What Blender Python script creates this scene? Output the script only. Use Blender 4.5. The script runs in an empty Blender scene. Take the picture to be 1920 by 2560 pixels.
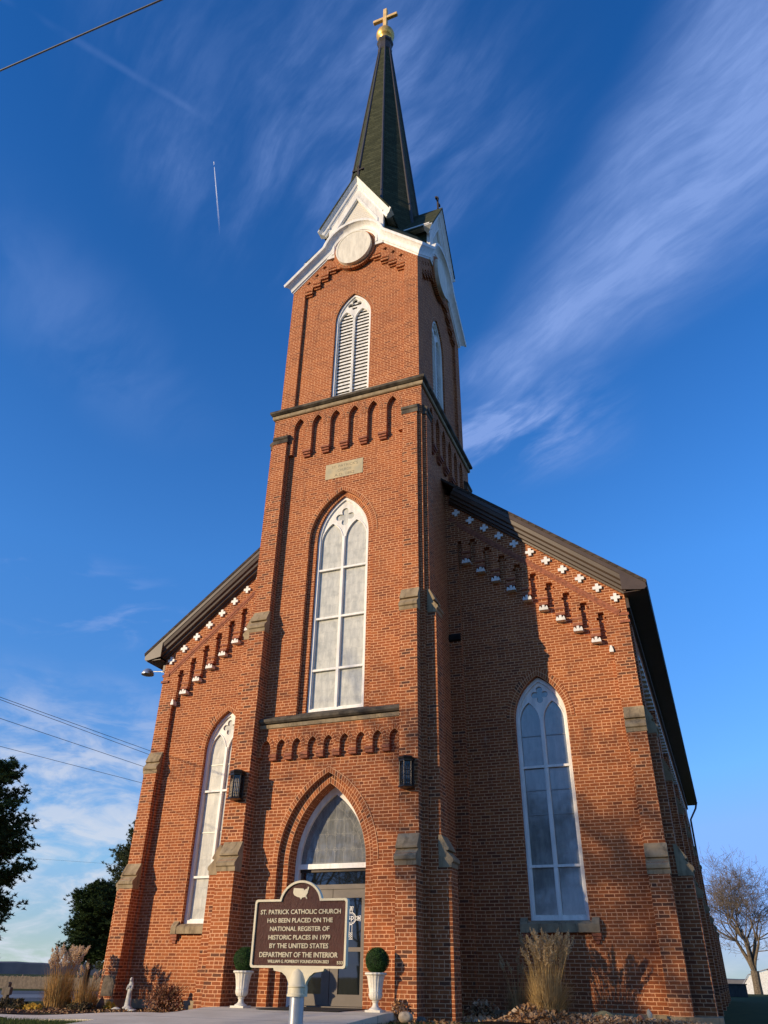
import bpy, bmesh, math, random
from mathutils import Vector, Matrix
from mathutils.geometry import tessellate_polygon
PI = math.pi
R = math.radians
random.seed(7)
S = bpy.context.scene
COL = S.collection

# ------------------------------------------------------------------ camera
cam = bpy.data.cameras.new("camera")
cam_o = bpy.data.objects.new("camera", cam)
COL.objects.link(cam_o)
S.camera = cam_o
cr = Vector((0.92883156, 0.37021807, 0.01450877))
cu = Vector((0.18304462, -0.49257909, 0.85079992))
cf = Vector((-0.32212822, 0.78759407, 0.52528943))
cam_o.matrix_world = Matrix(((cr.x, cu.x, -cf.x, 7.98912666), (cr.y, cu.y, -cf.y, -18.72996394),
                             (cr.z, cu.z, -cf.z, 0.54455135), (0, 0, 0, 1)))
cam.sensor_fit = 'VERTICAL'
cam.sensor_height = 36.0
cam.lens = 36.0 * 1886.916 / 2560.0
cam.clip_start = 0.05
cam.clip_end = 40000

# ------------------------------------------------------------------ world
SUN_EL = R(11.8)
SUN_AZ = (-0.665, -0.747)
world = bpy.data.worlds.new("World")
S.world = world
world.use_nodes = True
wt = world.node_tree
class NT:
    """tiny node helper"""
    def __init__(s, t): s.t = t
    def n(s, typ, **k):
        nd = s.t.nodes.new(typ)
        for a, v in k.items(): setattr(nd, a, v)
        return nd
    def put(s, sock, v):
        if v is None: return
        if hasattr(v, 'is_linked'): s.t.links.new(v, sock)
        else: sock.default_value = v
    def m(s, op, a, b=None, c=None, clamp=False):
        nd = s.n('ShaderNodeMath', operation=op); nd.use_clamp = clamp
        for i, v in enumerate((a, b, c)): s.put(nd.inputs[i], v)
        return nd.outputs[0]
    def vm(s, op, a, b=None, sc=None):
        nd = s.n('ShaderNodeVectorMath', operation=op)
        s.put(nd.inputs[0], a); s.put(nd.inputs[1], b)
        if sc is not None: s.put(nd.inputs['Scale'], sc)
        return nd.outputs['Value'] if op in ('DOT_PRODUCT', 'LENGTH') else nd.outputs[0]
    def xyz(s, x, y, z):
        nd = s.n('ShaderNodeCombineXYZ')
        for i, v in enumerate((x, y, z)): s.put(nd.inputs[i], v)
        return nd.outputs[0]
    def sep(s, v):
        nd = s.n('ShaderNodeSeparateXYZ'); s.put(nd.inputs[0], v); return nd.outputs
    def noise(s, vec, scale, detail=4, rough=.5, dist=0.):
        nd = s.n('ShaderNodeTexNoise')
        s.put(nd.inputs['Vector'], vec); nd.inputs['Scale'].default_value = scale
        nd.inputs['Detail'].default_value = detail; nd.inputs['Roughness'].default_value = rough
        nd.inputs['Distortion'].default_value = dist
        return nd.outputs['Fac']
    def mr(s, v, a, b, c=0., d=1., smooth=True):
        nd = s.n('ShaderNodeMapRange', interpolation_type='SMOOTHSTEP' if smooth else 'LINEAR')
        s.put(nd.inputs[0], v)
        for i, q in enumerate((a, b, c, d)): s.put(nd.inputs[1 + i], q)
        return nd.outputs[0]
    def mix(s, f, a, b, blend='MIX'):
        nd = s.n('ShaderNodeMix', data_type='RGBA', blend_type=blend)
        s.put(nd.inputs[0], f); s.put(nd.inputs[6], a); s.put(nd.inputs[7], b)
        return nd.outputs[2]
    def ramp(s, f, stops, const=False):
        nd = s.n('ShaderNodeValToRGB')
        if const: nd.color_ramp.interpolation = 'CONSTANT'
        el = nd.color_ramp.elements
        while len(el) < len(stops): el.new(1.0)
        for e, (p, c) in zip(el, stops): e.position = p; e.color = (*c, 1)
        s.put(nd.inputs[0], f)
        return nd.outputs[0]
def c4(c): return (c[0], c[1], c[2], 1)

W = NT(wt)
bg = wt.nodes['Background']
sky = W.n('ShaderNodeTexSky', sky_type='NISHITA')
sky.sun_disc = False
sky.sun_elevation = SUN_EL
sky.sun_rotation = math.atan2(SUN_AZ[0], SUN_AZ[1]) % (2 * PI)
sky.air_density = 1.0; sky.dust_density = 0.3; sky.ozone_density = 3.0
hs = W.n('ShaderNodeHueSaturation'); hs.inputs['Saturation'].default_value = 1.05
W.put(hs.inputs['Color'], sky.outputs[0])
tc = W.n('ShaderNodeTexCoord')
D = W.vm('NORMALIZE', tc.outputs['Generated'])
dx, dy, dz = W.sep(D)
tint = W.ramp(dz, [(0., (.74, .70, .86)), (.06, (.54, .68, .90)), (.22, (.48, .68, .96)), (.45, (.42, .80, 1.20)), (.85, (.16, .58, 1.02))])
tint = W.vm('SCALE', tint, sc=2.42)
lim = W.mix(1.0, hs.outputs[0], (2.1, 3.1, 4.9, 1), 'DARKEN')      # thin the glow round the sun
skyc = W.mix(1.0, lim, tint, 'MULTIPLY')
den = W.m('ADD', W.m('MAXIMUM', dz, 0.0), 0.12)
px = W.m('DIVIDE', dx, den); py = W.m('DIVIDE', dy, den)
al = W.m('ADD', W.m('MULTIPLY', px, -.866), W.m('MULTIPLY', py, .5))     # along the cirrus
ac = W.m('ADD', W.m('MULTIPLY', px, .5), W.m('MULTIPLY', py, .866))      # across
warp = W.noise(W.xyz(px, py, 0.), 2.2, 2)
ac2 = W.m('ADD', ac, W.m('MULTIPLY', W.m('SUBTRACT', warp, .5), .13))
st1 = W.noise(W.xyz(W.m('MULTIPLY', al, 1.6), W.m('MULTIPLY', ac2, 5.5), 0.), 2.2, 6, .52, .12)
st2 = W.noise(W.xyz(W.m('MULTIPLY', al, 2.2), W.m('MULTIPLY', ac2, 5.), 3.), 1.7, 6, .56, .35)
fi = W.noise(W.xyz(W.m('MULTIPLY', al, 3.2), W.m('MULTIPLY', ac2, 15.), 6.), 3.0, 9, .66, .25)
def band(c, w): return W.mr(W.m('ABSOLUTE', W.m('SUBTRACT', ac2, c)), w, 0.0)
wq = W.m('MULTIPLY', W.m('SUBTRACT', warp, .5), .12)
e1 = W.m('ADD', W.m('ADD', W.m('MULTIPLY', px, .766), W.m('MULTIPLY', py, .64)), W.m('ADD', wq, -.4216))
e2 = W.m('ADD', W.m('ADD', W.m('MULTIPLY', px, -.423), W.m('MULTIPLY', py, -.906)), W.m('ADD', wq, .8316))
b1 = W.m('MULTIPLY', W.m('MULTIPLY', W.mr(e1, -.05, .08), W.mr(e2, -.10, .11)), W.mr(px, -.66, -.40))
b1 = W.m('MULTIPLY', W.m('MULTIPLY', b1, W.mr(st1, .25, .72, .46, .92)), W.mr(fi, .3, .7, .72, 1.12))
pr_ = W.m('SQRT', W.m('ADD', W.m('POWER', W.m('ADD', px, .27), 2.), W.m('POWER', W.m('SUBTRACT', py, .46), 2.)))
b2 = W.m('MULTIPLY', W.m('MULTIPLY', W.mr(pr_, .34, .08), W.m('MULTIPLY', W.mr(st1, .34, .66, .10, 1.), W.mr(fi, .3, .68, .55, 1.3))), .44)
# feathery end of the bright streak
b3 = W.m('MULTIPLY', W.m('MULTIPLY', W.mr(W.m('ABSOLUTE', W.m('SUBTRACT', W.m('ADD', px, .21), 0.)), .26, 0.),
                        W.mr(W.m('ABSOLUTE', W.m('SUBTRACT', py, 1.05)), .22, 0.)), W.m('MULTIPLY', W.mr(st2, .40, .66), W.mr(fi, .3, .7, .5, 1.3)))
b3 = W.m('MULTIPLY', b3, .95)
# faint veil on the left
b4 = W.m('MULTIPLY', W.m('MULTIPLY', W.mr(W.m('ABSOLUTE', W.m('ADD', px, .76)), .16, 0.),
                        W.mr(W.m('ABSOLUTE', W.m('SUBTRACT', py, .62)), .34, 0.)), W.mr(st2, .3, .7))
b4 = W.m('MULTIPLY', b4, .26)
# low broken clouds above the left horizon
lowm = W.m('MULTIPLY', W.mr(dz, .335, .20), W.mr(W.m('ADD', W.m('MULTIPLY', dx, -.70), W.m('MULTIPLY', dy, .70)), .80, .95))
ln1 = W.noise(W.xyz(W.m('MULTIPLY', W.m('ADD', dx, dy), 4.0), W.m('MULTIPLY', dz, 15.), 1.3), 1.9, 9, .62, .5)
ln2 = W.noise(W.xyz(W.m('MULTIPLY', W.m('ADD', dx, dy), 9.0), W.m('MULTIPLY', dz, 26.), 4.7), 1.3, 7, .6, .2)
low = W.m('MULTIPLY', lowm, W.m('ADD', W.mr(ln1, .40, .64, .06, .78), W.mr(ln2, .44, .72, 0., .42)))
# small wisps on the left, mid height
wm = W.m('MULTIPLY', W.mr(W.m('ABSOLUTE', W.m('SUBTRACT', dz, .40)), .085, 0.),
         W.mr(W.m('ADD', W.m('MULTIPLY', dx, -.76), W.m('MULTIPLY', dy, .65)), .885, .92))
wn = W.noise(W.xyz(W.m('MULTIPLY', W.m('ADD', dx, W.m('MULTIPLY', dy, .6)), 7.0), W.m('MULTIPLY', W.m('ADD', dz, W.m('MULTIPLY', dx, -.25)), 26.), 9.1), 1.0, 6, .55, .6)
wisp = W.m('MULTIPLY', wm, W.mr(wn, .54, .70, 0., .5))
# horizon veil behind the right-hand tree
rv = W.m('MULTIPLY', W.mr(dz, .09, .01), W.mr(ln1, .35, .7, .25, .7))
# old spread-out contrail
ct = W.m('ABSOLUTE', W.m('SUBTRACT', W.m('ADD', W.m('MULTIPLY', px, .830), W.m('MULTIPLY', py, -.558)), -.5585))
ctt = W.m('MULTIPLY', W.mr(ct, .0075, 0.), W.m('MULTIPLY', W.mr(W.noise(W.xyz(px, py, 0.), 9., 3), .42, .62), W.mr(px, -.22, -.40)))
ctt = W.m('MULTIPLY', ctt, .13)
pat = W.mr(W.noise(W.xyz(W.m('MULTIPLY', al, .8), W.m('MULTIPLY', ac2, 1.6), 12.), 4.2, 5, .6, .3), .34, .64, .35, 1.1)
b1 = W.m('MULTIPLY', b1, W.m('ADD', W.m('MULTIPLY', pat, .5), .52)); b2 = W.m('MULTIPLY', b2, pat)
cl = b1
for q in (b2, b3, b4, low, wisp, rv, ctt): cl = W.m('ADD', cl, q)
cl = W.m('MINIMUM', cl, .85)
cloudc = W.mix(W.mr(dz, .10, .45), (6.6, 7.2, 8.3, 1), (2.5, 3.9, 8.0, 1))
final = W.mix(cl, skyc, cloudc)
W.put(bg.inputs['Color'], final)
bg.inputs['Strength'].default_value = 0.1

# ------------------------------------------------------------------ sun and exposure
sun = bpy.data.lights.new("sun", 'SUN')
sun.energy = 5.0
sun.angle = R(0.53)
sun.color = (1.0, 0.79, 0.51)
sun_o = bpy.data.objects.new("sun", sun)
COL.objects.link(sun_o)
sdir = Vector((SUN_AZ[0] * math.cos(SUN_EL), SUN_AZ[1] * math.cos(SUN_EL), math.sin(SUN_EL))).normalized()
sun_o.rotation_euler = sdir.to_track_quat('Z', 'Y').to_euler()
sun_o.location = sdir * 60
S.view_settings.view_transform = 'Standard'
S.view_settings.look = 'None'
S.view_settings.exposure = 0
S.view_settings.gamma = 1
S.render.resolution_x = 768; S.render.resolution_y = 1024

# ------------------------------------------------------------------ materials
MATS = {}
def newmat(name):
    m = bpy.data.materials.new(name); m.use_nodes = True
    MATS[name] = m
    t = NT(m.node_tree)
    return m, t, m.node_tree.nodes['Principled BSDF']
def bump(t, b, h, strength=.3, dist=.01):
    nd = t.n('ShaderNodeBump'); nd.inputs['Strength'].default_value = strength; nd.inputs['Distance'].default_value = dist
    t.put(nd.inputs['Height'], h); t.put(b.inputs['Normal'], nd.outputs[0])
def plain(name, col, rough=.6, metal=0., var=.25, scale=6., bmp=.0, spec=.4, col2=None, detail=5):
    m, t, b = newmat(name)
    pos = t.n('ShaderNodeNewGeometry').outputs['Position']
    f = t.noise(pos, scale, detail, .6)
    if name in ('white_paint', 'white_trim', 'cream_medallion'):
        X, Y, Z_ = t.sep(pos)
        f = t.noise(t.xyz(t.m('MULTIPLY', X, 5.), t.m('MULTIPLY', Y, 5.), Z_), 1.6, 5, .65)
    c2 = col2 if col2 else tuple(max(0, x * (1 - var)) for x in col)
    c1 = col if col2 else tuple(min(1, x * (1 + var * .5)) for x in col)
    t.put(b.inputs['Base Color'], t.mix(t.mr(f, .3, .7), c4(c2), c4(c1)))
    b.inputs['Roughness'].default_value = rough; b.inputs['Metallic'].default_value = metal
    b.inputs['Specular IOR Level'].default_value = spec
    if bmp: bump(t, b, f, bmp, .02)
    return m

BRK_H, BRK_W = .0725, .222
def brick_mat(name, mode='world', darkness=.0):
    m, t, b = newmat(name)
    geo = t.n('ShaderNodeNewGeometry')
    if mode == 'world':
        x, y, z = t.sep(geo.outputs['Position'])
        nx, ny, nz = t.sep(geo.outputs['True Normal'])
        ay = t.m('GREATER_THAN', t.m('ABSOLUTE', ny), .6)
        fl = t.m('GREATER_THAN', t.m('ABSOLUTE', nz), .6)
        u = t.m('ADD', t.m('MULTIPLY', x, ay), t.m('MULTIPLY', y, t.m('SUBTRACT', 1., ay)))
        u = t.m('ADD', t.m('MULTIPLY', u, t.m('SUBTRACT', 1., fl)), t.m('MULTIPLY', x, fl))
        v = t.m('ADD', t.m('MULTIPLY', z, t.m('SUBTRACT', 1., fl)), t.m('MULTIPLY', y, fl))
        u = t.m('ADD', u, 40.0); v = t.m('ADD', v, 14.5)
    else:
        uv = t.n('ShaderNodeUVMap').outputs[0]
        u, v, _ = t.sep(uv)
        u = t.m('ADD', u, 1.11 * 2); v = t.m('ADD', v, .0)
    rowf = t.m('DIVIDE', v, BRK_H)
    wob = t.noise(geo.outputs['Position'], 9., 3, .5)
    rowf = t.m('ADD', rowf, t.m('MULTIPLY', t.m('SUBTRACT', wob, .5), .16))
    row = t.m('FLOOR', rowf); fv = t.m('FRACT', rowf)
    if mode == 'world':
        hd = t.m('LESS_THAN', t.m('MODULO', row, 7.), .5)
        odd = t.m('MULTIPLY', t.m('MODULO', row, 2.), .5)
        wd = t.m('SUBTRACT', BRK_W, t.m('MULTIPLY', hd, BRK_W / 2))
        jig = t.n('ShaderNodeTexWhiteNoise', noise_dimensions='1D'); t.put(jig.inputs['W'], row)
        colf = t.m('ADD', t.m('DIVIDE', u, wd), t.m('ADD', odd, t.m('MULTIPLY', jig.outputs['Value'], .12)))
    else:
        wd = BRK_W / 2
        colf = t.m('DIVIDE', u, wd)
    wob2 = t.noise(geo.outputs['Position'], 14., 2, .5)
    colf = t.m('ADD', colf, t.m('MULTIPLY', t.m('SUBTRACT', wob2, .5), .05))
    co = t.m('FLOOR', colf); fu = t.m('FRACT', colf)
    wn_ = t.n('ShaderNodeTexWhiteNoise', noise_dimensions='3D'); t.put(wn_.inputs['Vector'], t.xyz(co, row, 1.7))
    h1 = wn_.outputs['Value']
    wn2 = t.n('ShaderNodeTexWhiteNoise', noise_dimensions='3D'); t.put(wn2.inputs['Vector'], t.xyz(co, row, 8.3))
    h2 = wn2.outputs['Value']
    # joints
    du = t.m('MULTIPLY', t.m('MINIMUM', fu, t.m('SUBTRACT', 1., fu)), wd)
    dv = t.m('MULTIPLY', t.m('MINIMUM', fv, t.m('SUBTRACT', 1., fv)), BRK_H)
    jn = t.m('MULTIPLY', t.m('SUBTRACT', t.noise(geo.outputs['Position'], 38., 3, .6), .5), .006)
    dd = t.m('ADD', t.m('MINIMUM', du, dv), jn)
    mort = t.mr(dd, .0088, .0060)
    base = t.ramp(h1, [(0., (.17, .050, .021)), (.10 + darkness * .4, (.25, .070, .024)), (.34 + darkness * .4, (.30, .084, .027)),
                       (.68, (.33, .093, .029)), (.90, (.37, .107, .032)), (1., (.42, .14, .045))])
    big = t.noise(geo.outputs['Position'], .55, 4, .55)
    med = t.noise(geo.outputs['Position'], 2.3, 4, .6)
    base = t.mix(t.mr(big, .5, .72, 0., .45), base, (.47, .145, .042, 1))
    base = t.mix(t.mr(med, .56, .8, 0., .5), base, (.16, .055, .03, 1))
    fine = t.noise(geo.outputs['Position'], 60., 3, .6)
    base = t.mix(t.mr(fine, .35, .75, 0., .30), base, (.13, .045, .025, 1))
    if darkness > 0:      # burnt headers
        base = t.mix(t.m('MULTIPLY', t.m('LESS_THAN', h2, darkness), .8), base, (.095, .045, .028, 1))
    px_, py_, pz_ = t.sep(geo.outputs['Position'])
    stn = t.noise(t.xyz(t.m('MULTIPLY', px_, 2.6), t.m('MULTIPLY', py_, 2.6), t.m('MULTIPLY', pz_, .35)), 1.0, 6, .62)
    base = t.mix(t.mr(stn, .54, .74, 0., .38), base, (.11, .045, .028, 1))
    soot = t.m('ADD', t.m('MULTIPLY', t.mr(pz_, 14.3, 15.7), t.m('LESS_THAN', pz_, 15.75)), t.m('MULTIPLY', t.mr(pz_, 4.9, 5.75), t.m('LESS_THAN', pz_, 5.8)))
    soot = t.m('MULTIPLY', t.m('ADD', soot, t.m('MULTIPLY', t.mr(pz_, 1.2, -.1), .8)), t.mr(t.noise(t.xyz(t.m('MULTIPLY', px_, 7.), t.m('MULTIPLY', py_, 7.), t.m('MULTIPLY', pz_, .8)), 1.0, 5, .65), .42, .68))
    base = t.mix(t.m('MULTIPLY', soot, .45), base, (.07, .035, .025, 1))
    eff = t.noise(t.xyz(px_, py_, t.m('MULTIPLY', pz_, .7)), 1.35, 5, .65)
    effm = t.mr(eff, .66, .76, 0., .35)
    base = t.mix(effm, base, (.58, .36, .24, 1))
    mc = t.mix(t.mr(med, .35, .7), (.74, .385, .20, 1), (.62, .32, .165, 1))
    mc = t.mix(t.mr(big, .3, .45, .45, 0.), mc, (.35, .19, .12, 1))
    mc = t.mix(t.mr(stn, .54, .74, 0., .5), mc, (.26, .14, .085, 1))
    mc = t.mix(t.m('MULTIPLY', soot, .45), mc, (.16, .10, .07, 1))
    mc = t.mix(effm, mc, (.85, .62, .45, 1))
    t.put(b.inputs['Base Color'], t.mix(mort, base, mc))
    b.inputs['Roughness'].default_value = .85
    b.inputs['Specular IOR Level'].default_value = .2
    hgt = t.m('ADD', t.m('MULTIPLY', t.m('SUBTRACT', 1., mort), 1.), t.m('ADD', t.m('MULTIPLY', fine, .35), t.m('MULTIPLY', h2, .45)))
    bump(t, b, hgt, .55, .006)
    return m
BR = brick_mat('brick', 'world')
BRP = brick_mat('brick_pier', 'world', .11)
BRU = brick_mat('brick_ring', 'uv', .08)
BRD = plain('moulded_brick', (.33, .11, .055), .8, var=.4, scale=12)
def stone_mat():
    m, t, b = newmat('sandstone')
    g = t.n('ShaderNodeNewGeometry'); pos = g.outputs['Position']
    x, y, z = t.sep(pos)
    f = t.noise(pos, 3.2, 6, .65); g2 = t.noise(t.xyz(t.m('MULTIPLY', x, 6.), t.m('MULTIPLY', y, 6.), t.m('MULTIPLY', z, 1.2)), 1.5, 5, .6)
    c = t.mix(t.mr(f, .3, .7), (.25, .185, .11, 1), (.40, .31, .19, 1))
    c = t.mix(t.mr(g2, .50, .72, 0., .65), c, (.10, .078, .052, 1))
    t.put(b.inputs['Base Color'], c); b.inputs['Roughness'].default_value = .9
    b.inputs['Specular IOR Level'].default_value = .15
    bump(t, b, t.noise(pos, 45., 5, .7), .3, .01)
    return m
STONE = stone_mat()
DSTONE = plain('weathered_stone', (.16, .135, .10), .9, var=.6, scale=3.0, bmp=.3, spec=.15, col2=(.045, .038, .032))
BLACKST = plain('black_stone', (.03, .026, .022), .95, spec=.05)  # one near-black tone for the pilaster caps
PLAQ = plain('plaque_stone', (.60, .48, .28), .9, scale=2.5, bmp=.1, spec=.1, col2=(.40, .36, .25))
PLAQ_T = plain('plaque_letter', (.26, .22, .15), .9, spec=.1)
WHITE = plain('white_paint', (.80, .77, .70), .5, var=.20, scale=4)
WHITE2 = plain('white_trim', (.85, .83, .77), .5, var=.14, scale=5)
SIDING = None
def siding_mat():
    m, t, b = newmat('siding')
    x, y, z = t.sep(t.n('ShaderNodeNewGeometry').outputs['Position'])
    f = t.m('FRACT', t.m('MULTIPLY', z, 9.0))
    t.put(b.inputs['Base Color'], t.mix(t.mr(f, .0, .16), (.50, .44, .35, 1), (.74, .68, .56, 1)))
    bump(t, b, f, .6, .03); b.inputs['Roughness'].default_value = .6
    return m
SIDING = siding_mat()
CREAM = plain('cream_medallion', (.78, .72, .58), .6, var=.18, scale=2.5)
def shingle(name, ca, cb, cc, rot_z=True):
    m, t, b = newmat(name)
    g = t.n('ShaderNodeNewGeometry')
    x, y, z = t.sep(g.outputs['Position']); nx, ny, nz = t.sep(g.outputs['True Normal'])
    u = t.m('SUBTRACT', t.m('MULTIPLY', x, ny), t.m('MULTIPLY', y, nx))
    rf = t.m('DIVIDE', z, .145); row = t.m('FLOOR', rf); fv = t.m('FRACT', rf)
    cf_ = t.m('ADD', t.m('DIVIDE', u, .30), t.m('MULTIPLY', row, .37)); co = t.m('FLOOR', cf_); fu = t.m('FRACT', cf_)
    wn_ = t.n('ShaderNodeTexWhiteNoise', noise_dimensions='3D'); t.put(wn_.inputs['Vector'], t.xyz(co, row, 2.2))
    c = t.ramp(wn_.outputs['Value'], [(0., ca), (.5, cb), (1., cc)])
    line = t.m('MAXIMUM', t.mr(fv, .28, .08), t.mr(t.m('MINIMUM', fu, t.m('SUBTRACT', 1., fu)), .05, .01))
    c = t.mix(t.m('MULTIPLY', line, .65), c, (ca[0] * .3, ca[1] * .3, ca[2] * .3, 1))
    c = t.mix(t.mr(t.noise(g.outputs['Position'], 40., 4, .7), .35, .75, 0., .35), c, c4(tuple(v * 1.7 for v in cc)))
    t.put(b.inputs['Base Color'], c); b.inputs['Roughness'].default_value = .9; b.inputs['Specular IOR Level'].default_value = .15
    bump(t, b, t.m('SUBTRACT', 1., fv), .5, .02)
    return m
GREEN = shingle('green_shingle', (.030, .034, .017), (.044, .048, .024), (.064, .068, .036))
BROOF = shingle('brown_shingle', (.045, .035, .028), (.06, .047, .036), (.08, .062, .048))
BMETAL = plain('brown_metal', (.078, .053, .037), .45, var=.15, scale=3)
RIDGE = plain('spire_ridge_metal', (.055, .048, .042), .5, var=.2)
GOLD = plain('gold_leaf', (.86, .52, .13), .38, metal=.55, var=.25, scale=5, bmp=.08)
GOLD2 = plain('painted_gold', (.80, .54, .22), .55, metal=.1, var=.2, scale=4)
IRON = plain('black_iron', (.035, .026, .020), .30, metal=.4, var=.3)
DIRON = plain('weathered_iron', (.05, .038, .03), .7, var=.3)
def glass_mat(name, base, base2, rough, ior, lead=.12, leadw=.010, leadc=(.2, .2, .19), pane=(.19, .26)):
    m, t, b = newmat(name)
    g = t.n('ShaderNodeNewGeometry'); pos = g.outputs['Position']
    x, y, z = t.sep(pos); nx, ny, nz = t.sep(g.outputs['True Normal'])
    ay = t.m('GREATER_THAN', t.m('ABSOLUTE', ny), .6)
    u = t.m('ADD', t.m('MULTIPLY', x, ay), t.m('MULTIPLY', y, t.m('SUBTRACT', 1., ay)))
    f = t.noise(t.xyz(t.m('MULTIPLY', u, 7.), 0., t.m('MULTIPLY', z, 1.8)), 1.3, 6, .65)
    f2 = t.noise(t.xyz(t.m('MULTIPLY', u, 2.), 0., t.m('MULTIPLY', z, 1.6)), 2.1, 3, .6)
    c = t.mix(t.mr(f, .3, .7), c4(base), c4(base2))
    c = t.mix(t.mr(f2, .5, .72, 0., .5), c, c4(tuple(v * .62 for v in base)))
    if lead:
        fu = t.m('FRACT', t.m('DIVIDE', t.m('ADD', u, 20.03), pane[0])); fv = t.m('FRACT', t.m('DIVIDE', t.m('ADD', z, 5.), pane[1]))
        du = t.m('MULTIPLY', t.m('MINIMUM', fu, t.m('SUBTRACT', 1., fu)), pane[0])
        dv = t.m('MULTIPLY', t.m('MINIMUM', fv, t.m('SUBTRACT', 1., fv)), pane[1])
        pn = t.n('ShaderNodeTexWhiteNoise', noise_dimensions='3D')
        t.put(pn.inputs['Vector'], t.xyz(t.m('FLOOR', t.m('DIVIDE', t.m('ADD', u, 20.03), pane[0])), t.m('FLOOR', t.m('DIVIDE', t.m('ADD', z, 5.), pane[1])), 3.1))
        c = t.mix(t.mr(pn.outputs['Value'], 0., 1., 0., .38 if base[0] < .4 else .2, False), c, c4(tuple(v * q for v, q in zip(base, (.62, .66, .70)))))
        # round jewels where the leads cross
        rr = t.m('SQRT', t.m('ADD', t.m('MULTIPLY', du, du), t.m('MULTIPLY', dv, dv)))
        ringd = t.m('ABSOLUTE', t.m('SUBTRACT', rr, .045))
        dd = t.m('MINIMUM', t.m('MINIMUM', du, dv), ringd)
        ln = t.m('MULTIPLY', t.mr(dd, leadw, leadw * .4), lead)
        c = t.mix(ln, c, c4(leadc))
    t.put(b.inputs['Base Color'], c)
    b.inputs['Roughness'].default_value = rough; b.inputs['IOR'].default_value = ior
    b.inputs['Specular IOR Level'].default_value = .5
    bump(t, b, t.noise(pos, 1.4, 2, .4), .02, .03)
    return m
GLASS_MILK = glass_mat('storm_glass', (.50, .49, .42), (.68, .66, .56), .12, 1.5, .16)
GLASS_SHADED = glass_mat('storm_glass_shaded', (.15, .16, .145), (.26, .265, .235), .04, 1.95, .35)  # same glazing as the milky panes, shaded look painted in as darker grey
GLASS_DK = glass_mat('door_glass', (.006, .008, .008), (.012, .014, .014), .02, 1.9, 0)
GLASS_TY = glass_mat('leaded_glass', (.13, .135, .13), (.22, .225, .215), .03, 1.9, 0)
LEAD = plain('zinc_came', (.27, .27, .26), .4, metal=.3, var=.1)
TAUPE = plain('taupe_aluminium', (.125, .10, .08), .45, var=.08)
LOUV = plain('louvre_paint', (.80, .78, .72), .6, var=.2, scale=8)
def conc_mat():
    m, t, b = newmat('concrete')
    pos = t.n('ShaderNodeNewGeometry').outputs['Position']; x, y, z = t.sep(pos)
    f = t.noise(pos, 1.3, 6, .65)
    c = t.mix(t.mr(f, .3, .7), (.56, .49, .36, 1), (.68, .60, .46, 1))
    j = t.m('ABSOLUTE', t.m('SUBTRACT', t.m('FRACT', t.m('DIVIDE', t.m('ADD', y, 50.), 1.3)), .5))
    c = t.mix(t.mr(j, .012, .004), c, (.12, .10, .08, 1))
    t.put(b.inputs['Base Color'], c); b.inputs['Roughness'].default_value = .9
    bump(t, b, t.noise(pos, 60., 4, .7), .15, .01)
    return m
CONC = conc_mat()
GRASSG = plain('lawn_ground', (.070, .075, .018), .95, scale=3., spec=.05, col2=(.04, .045, .012))
MULCH = plain('mulch', (.045, .03, .02), .95, scale=30., bmp=.8, spec=.05, col2=(.015, .010, .007))
ASPH = plain('asphalt', (.11, .11, .115), .9, scale=.6, spec=.2, col2=(.07, .07, .075))
ASPH2 = plain('asphalt_light', (.22, .215, .21), .9, scale=.6, spec=.2, col2=(.17, .17, .17))
def leafmat(name, cols, rough=.8, trans=.25, scale=7.):
    m, t, b = newmat(name)
    g = t.n('ShaderNodeNewGeometry')
    f = g.outputs['Random Per Island']
    n = len(cols)
    c = t.ramp(f, [(i / (n - 1), cc) for i, cc in enumerate(cols)])
    t.put(b.inputs['Base Color'], c); b.inputs['Roughness'].default_value = rough; b.inputs['Specular IOR Level'].default_value = .15
    if trans:
        tr = t.n('ShaderNodeBsdfTranslucent'); t.put(tr.inputs['Color'], c)
        mx = t.n('ShaderNodeMixShader'); mx.inputs[0].default_value = trans
        out = m.node_tree.nodes['Material Output']
        t.put(mx.inputs[1], b.outputs[0]); t.put(mx.inputs[2], tr.outputs[0]); t.put(out.inputs['Surface'], mx.outputs[0])
    return m
BOXW = leafmat('boxwood', [(.015, .04, .008), (.03, .08, .015), (.05, .12, .025), (.09, .16, .05)], .5)
PINE1 = leafmat('pine_needles', [(.028, .052, .015), (.045, .078, .024), (.07, .11, .038)], .7, .1)
PINE2 = leafmat('pine_needles_light', [(.06, .08, .028), (.085, .105, .04), (.12, .135, .055)], .7, .1)
STRAW = leafmat('dry_grass', [(.42, .27, .10), (.56, .39, .17), (.68, .51, .26), (.34, .23, .10)], .8, .3)
STRAW2 = leafmat('dry_grass_orange', [(.42, .22, .07), (.52, .31, .12), (.38, .24, .09), (.28, .21, .08)], .8, .3)
PLUME = leafmat('grass_plume', [(.62, .46, .29), (.72, .56, .38), (.80, .66, .48)], .9, .35)
PLUME2 = leafmat('grass_plume_tan', [(.55, .40, .20), (.66, .50, .28), (.74, .60, .38)], .9, .35)
DEADL = leafmat('dead_leaves', [(.10, .045, .02), (.22, .10, .045), (.42, .24, .11), (.55, .36, .20), (.16, .08, .035)], .8, .2)
PALEL = leafmat('pale_dead_leaves', [(.46, .26, .13), (.62, .40, .22), (.28, .13, .055), (.70, .54, .36), (.38, .19, .08)], .8, .2)
REDL = leafmat('brown_shrub_leaves', [(.20, .07, .035), (.34, .15, .08), (.52, .32, .20), (.13, .05, .025)], .8, .2)
DARKL = leafmat('dark_foliage', [(.03, .035, .012), (.06, .05, .025), (.10, .07, .04), (.16, .12, .07)], .8, .2)
YELL = leafmat('yellow_leaves', [(.60, .36, .04), (.70, .46, .08), (.50, .32, .06)], .8, .3)
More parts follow.
